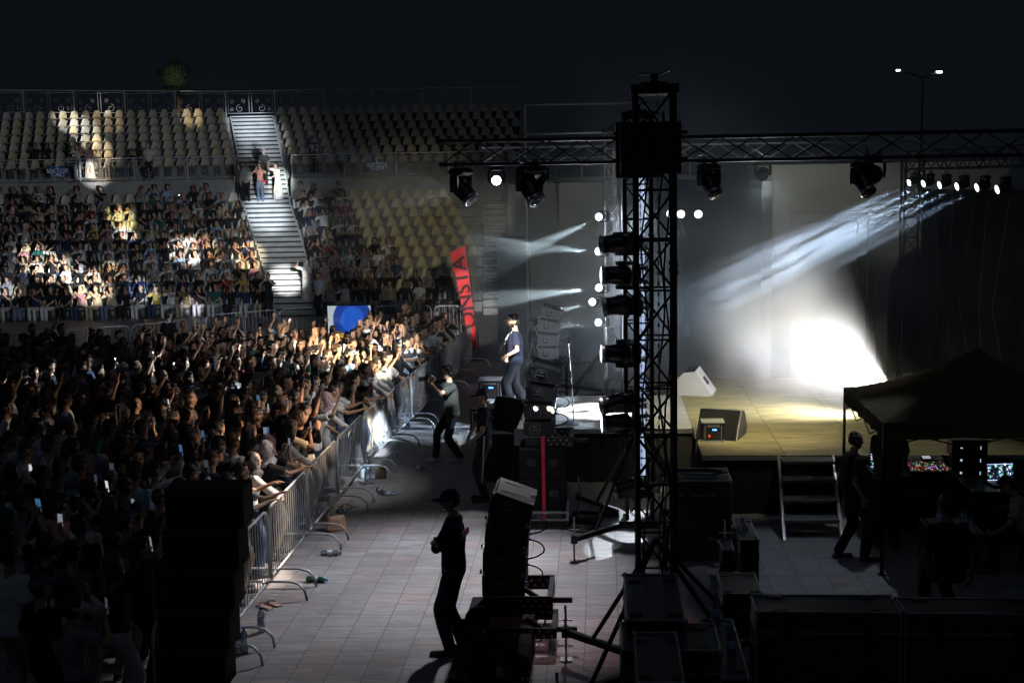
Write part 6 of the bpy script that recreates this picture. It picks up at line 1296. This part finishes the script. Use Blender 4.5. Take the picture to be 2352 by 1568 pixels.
# singer, stage front
beam(L1,A(1180,790,22.9),6500,8,.5,(1,.93,.85),.04)
beam(A(1700,420,19),A(1185,860,23),1900,10,.5,COOL,.05)
beam(A(1500,350,20.5),G(1380,945,SZ),9500,19,.5,(.95,.96,1),.04,gobo=6,gs=9,lo=.35,hi=.5)
beam(L1,A(1226,858,18.25),260,3.4,1,COOL,.02)
beam(L1,A(1250,850,18.4),420,15,1,COOL,.04)  # soft fill added to brighten the array sides
beam(L1,G(1040,1058)+Vector((0,0,1.25)),4500,5,.5,NEU,.04)  # key added to brighten the cameraman
beam(L1,A(1070,690,34.5),15000,7,.6,(1,.95,.9),.04)  # beam added to brighten the flag
beam(L3,G(1108,1050,1),260,9,.7,NEU,.04)
# stage right floor, olive light; facade wash
beam(L4,G(1740,960,SZ),1150,56,.9,(1,.9,.5),.06)
beam(L5,G(1700,1000,SZ),260,50,.9,(1,.92,.6),.06)
beam(A(1752,405,26),A(1850,650,31),170,120,.8,(.95,.97,.88),.1,.4)
beam(A(1400,330,30),A(1290,560,36),90,80,.8,(.93,1,.88),.1,.3)
# aisle and back stage floor
beam(A(1330,395,17.6),G(985,1330),1500,72,1,(.97,.95,1),.08)  # wide fill added for the aisle floor, no lamp hangs here
beam(A(1555,440,24),G(1415,1250),3200,6.5,.25,(.85,.92,1),.03)
spot('floor_blinder',HOT+Vector((.1,-.2,.1)),G(1860,950,SZ),900,60,1,(1,.98,.9),.1)  # second fill added at the blinder to whiten the deck
beam(A(2120,380,19.5),G(2120,1050,.9),160,60,.9,(1,.95,.85),.08)  # dim fill added over the mixing position, without a lamp
beam(A(1450,200,13.5),G(1335,1440),230,30,.7,(1,.45,.48),.05)  # pink spot added to tint the floor, no lamp stands for it
beam(A(1980,400,17.4),G(1880,1290),110,44,.6,(.72,.84,1),.05)
# spots travelling over the stand
ST=[(W(172,60,8),60e3,1.5,NEU),(W(205,60.5,7.4),60e3,1.6,NEU),(W(232,59.5,6.6),45e3,1.5,WARM),(W(250,62,8.3),18e3,2,WARM),(W(440,63,8.3),30e3,1.4,WARM),(W(525,61,7),40e3,1.9,(1,.9,.6)),
(W(575,62,7.9),70e3,2.3,COOL),(W(600,60.5,7),45e3,2.6,COOL),(W(641,55.7,5.0),90e3,1.6,(.9,1,.95)),(W(602,55.6,5.1),26e3,1.4,(1,.85,.7)),(W(615,54,3.6),70e3,2.4,COOL),(W(640,51.5,2),60e3,2.2,COOL),(W(655,49.5,1.2),110e3,2.0,NEU),
(W(208,57,5.5),60e3,1.6,NEU),(W(235,56.8,5.6),30e3,1.5,WARM),(W(283,53,3.6),55e3,1.5,(1,.85,.3)),(W(290,52,3),70e3,1.2,NEU),(W(385,50,2.4),70e3,2.6,WARM),(W(430,50,2.4),70e3,2.1,NEU),(W(475,50.5,2.4),40e3,1.8,WARM),(W(575,50,2.2),60e3,2.4,WARM),
(W(105,49.5,2.0),75e3,2.4,NEU),(W(160,49,1.8),45e3,1.8,COOL),(W(30,50.5,2.5),60e3,1.8,NEU),(W(205,48.4,1.2),70e3,2.6,(1,.95,.85)),(W(325,48.2,1),50e3,1.8,(.6,.78,1)),(W(15,48,1.2),60e3,1.5,COOL),(W(262,49.3,1.7),40e3,1.2,WARM),
(W(490,42,1.3),30e3,1.5,(.85,.85,1)),(W(545,42,1.4),22e3,1.5,WARM),(W(240,63.9,9),40e3,1.3,NEU)]
for i,(t_,p_,a_,c_) in enumerate(ST): beam(TBo[i%3] if i%2 else L1,t_,p_*2.2,a_*(1.4 if 6<=i<13 else 1.15),1 if 6<=i<13 else .75,c_,.02,.45)
beam(L1,W(630,53,3.2),26000,8,1,(.88,.95,1),.05); beam(L3,W(960,52,3),5200,13,.8,(1,.92,.72),.05); beam(L1,W(850,60,6),500,24,.8,(.7,.75,.85),.05); beam(L1,W(250,56,5),5000,30,.8,(.85,.92,1),.05); beam(TBo[0],W(300,50,2),3000,34,.9,(.85,.9,1),.05)  # wide fills added over the stairs and seat blocks
beam(L1,A(402,178,72),30000,1.6,1,(.9,1,.8),.05)  # beam added for the tree crown alone
beam(A(1350,945,20.6),A(1200,350,17.6),260,60,1,(.85,.88,1),.08); beam(A(1750,900,22),A(1800,335,17.6),260,60,1,(.9,.95,1),.08)  # uplights added to brighten the trusses, no lamps on the deck
beam(A(1520,450,25.5),A(1405,600,28),420,60,1,(.85,.9,1),.05)  # fill added to brighten the far tower, without a lamp
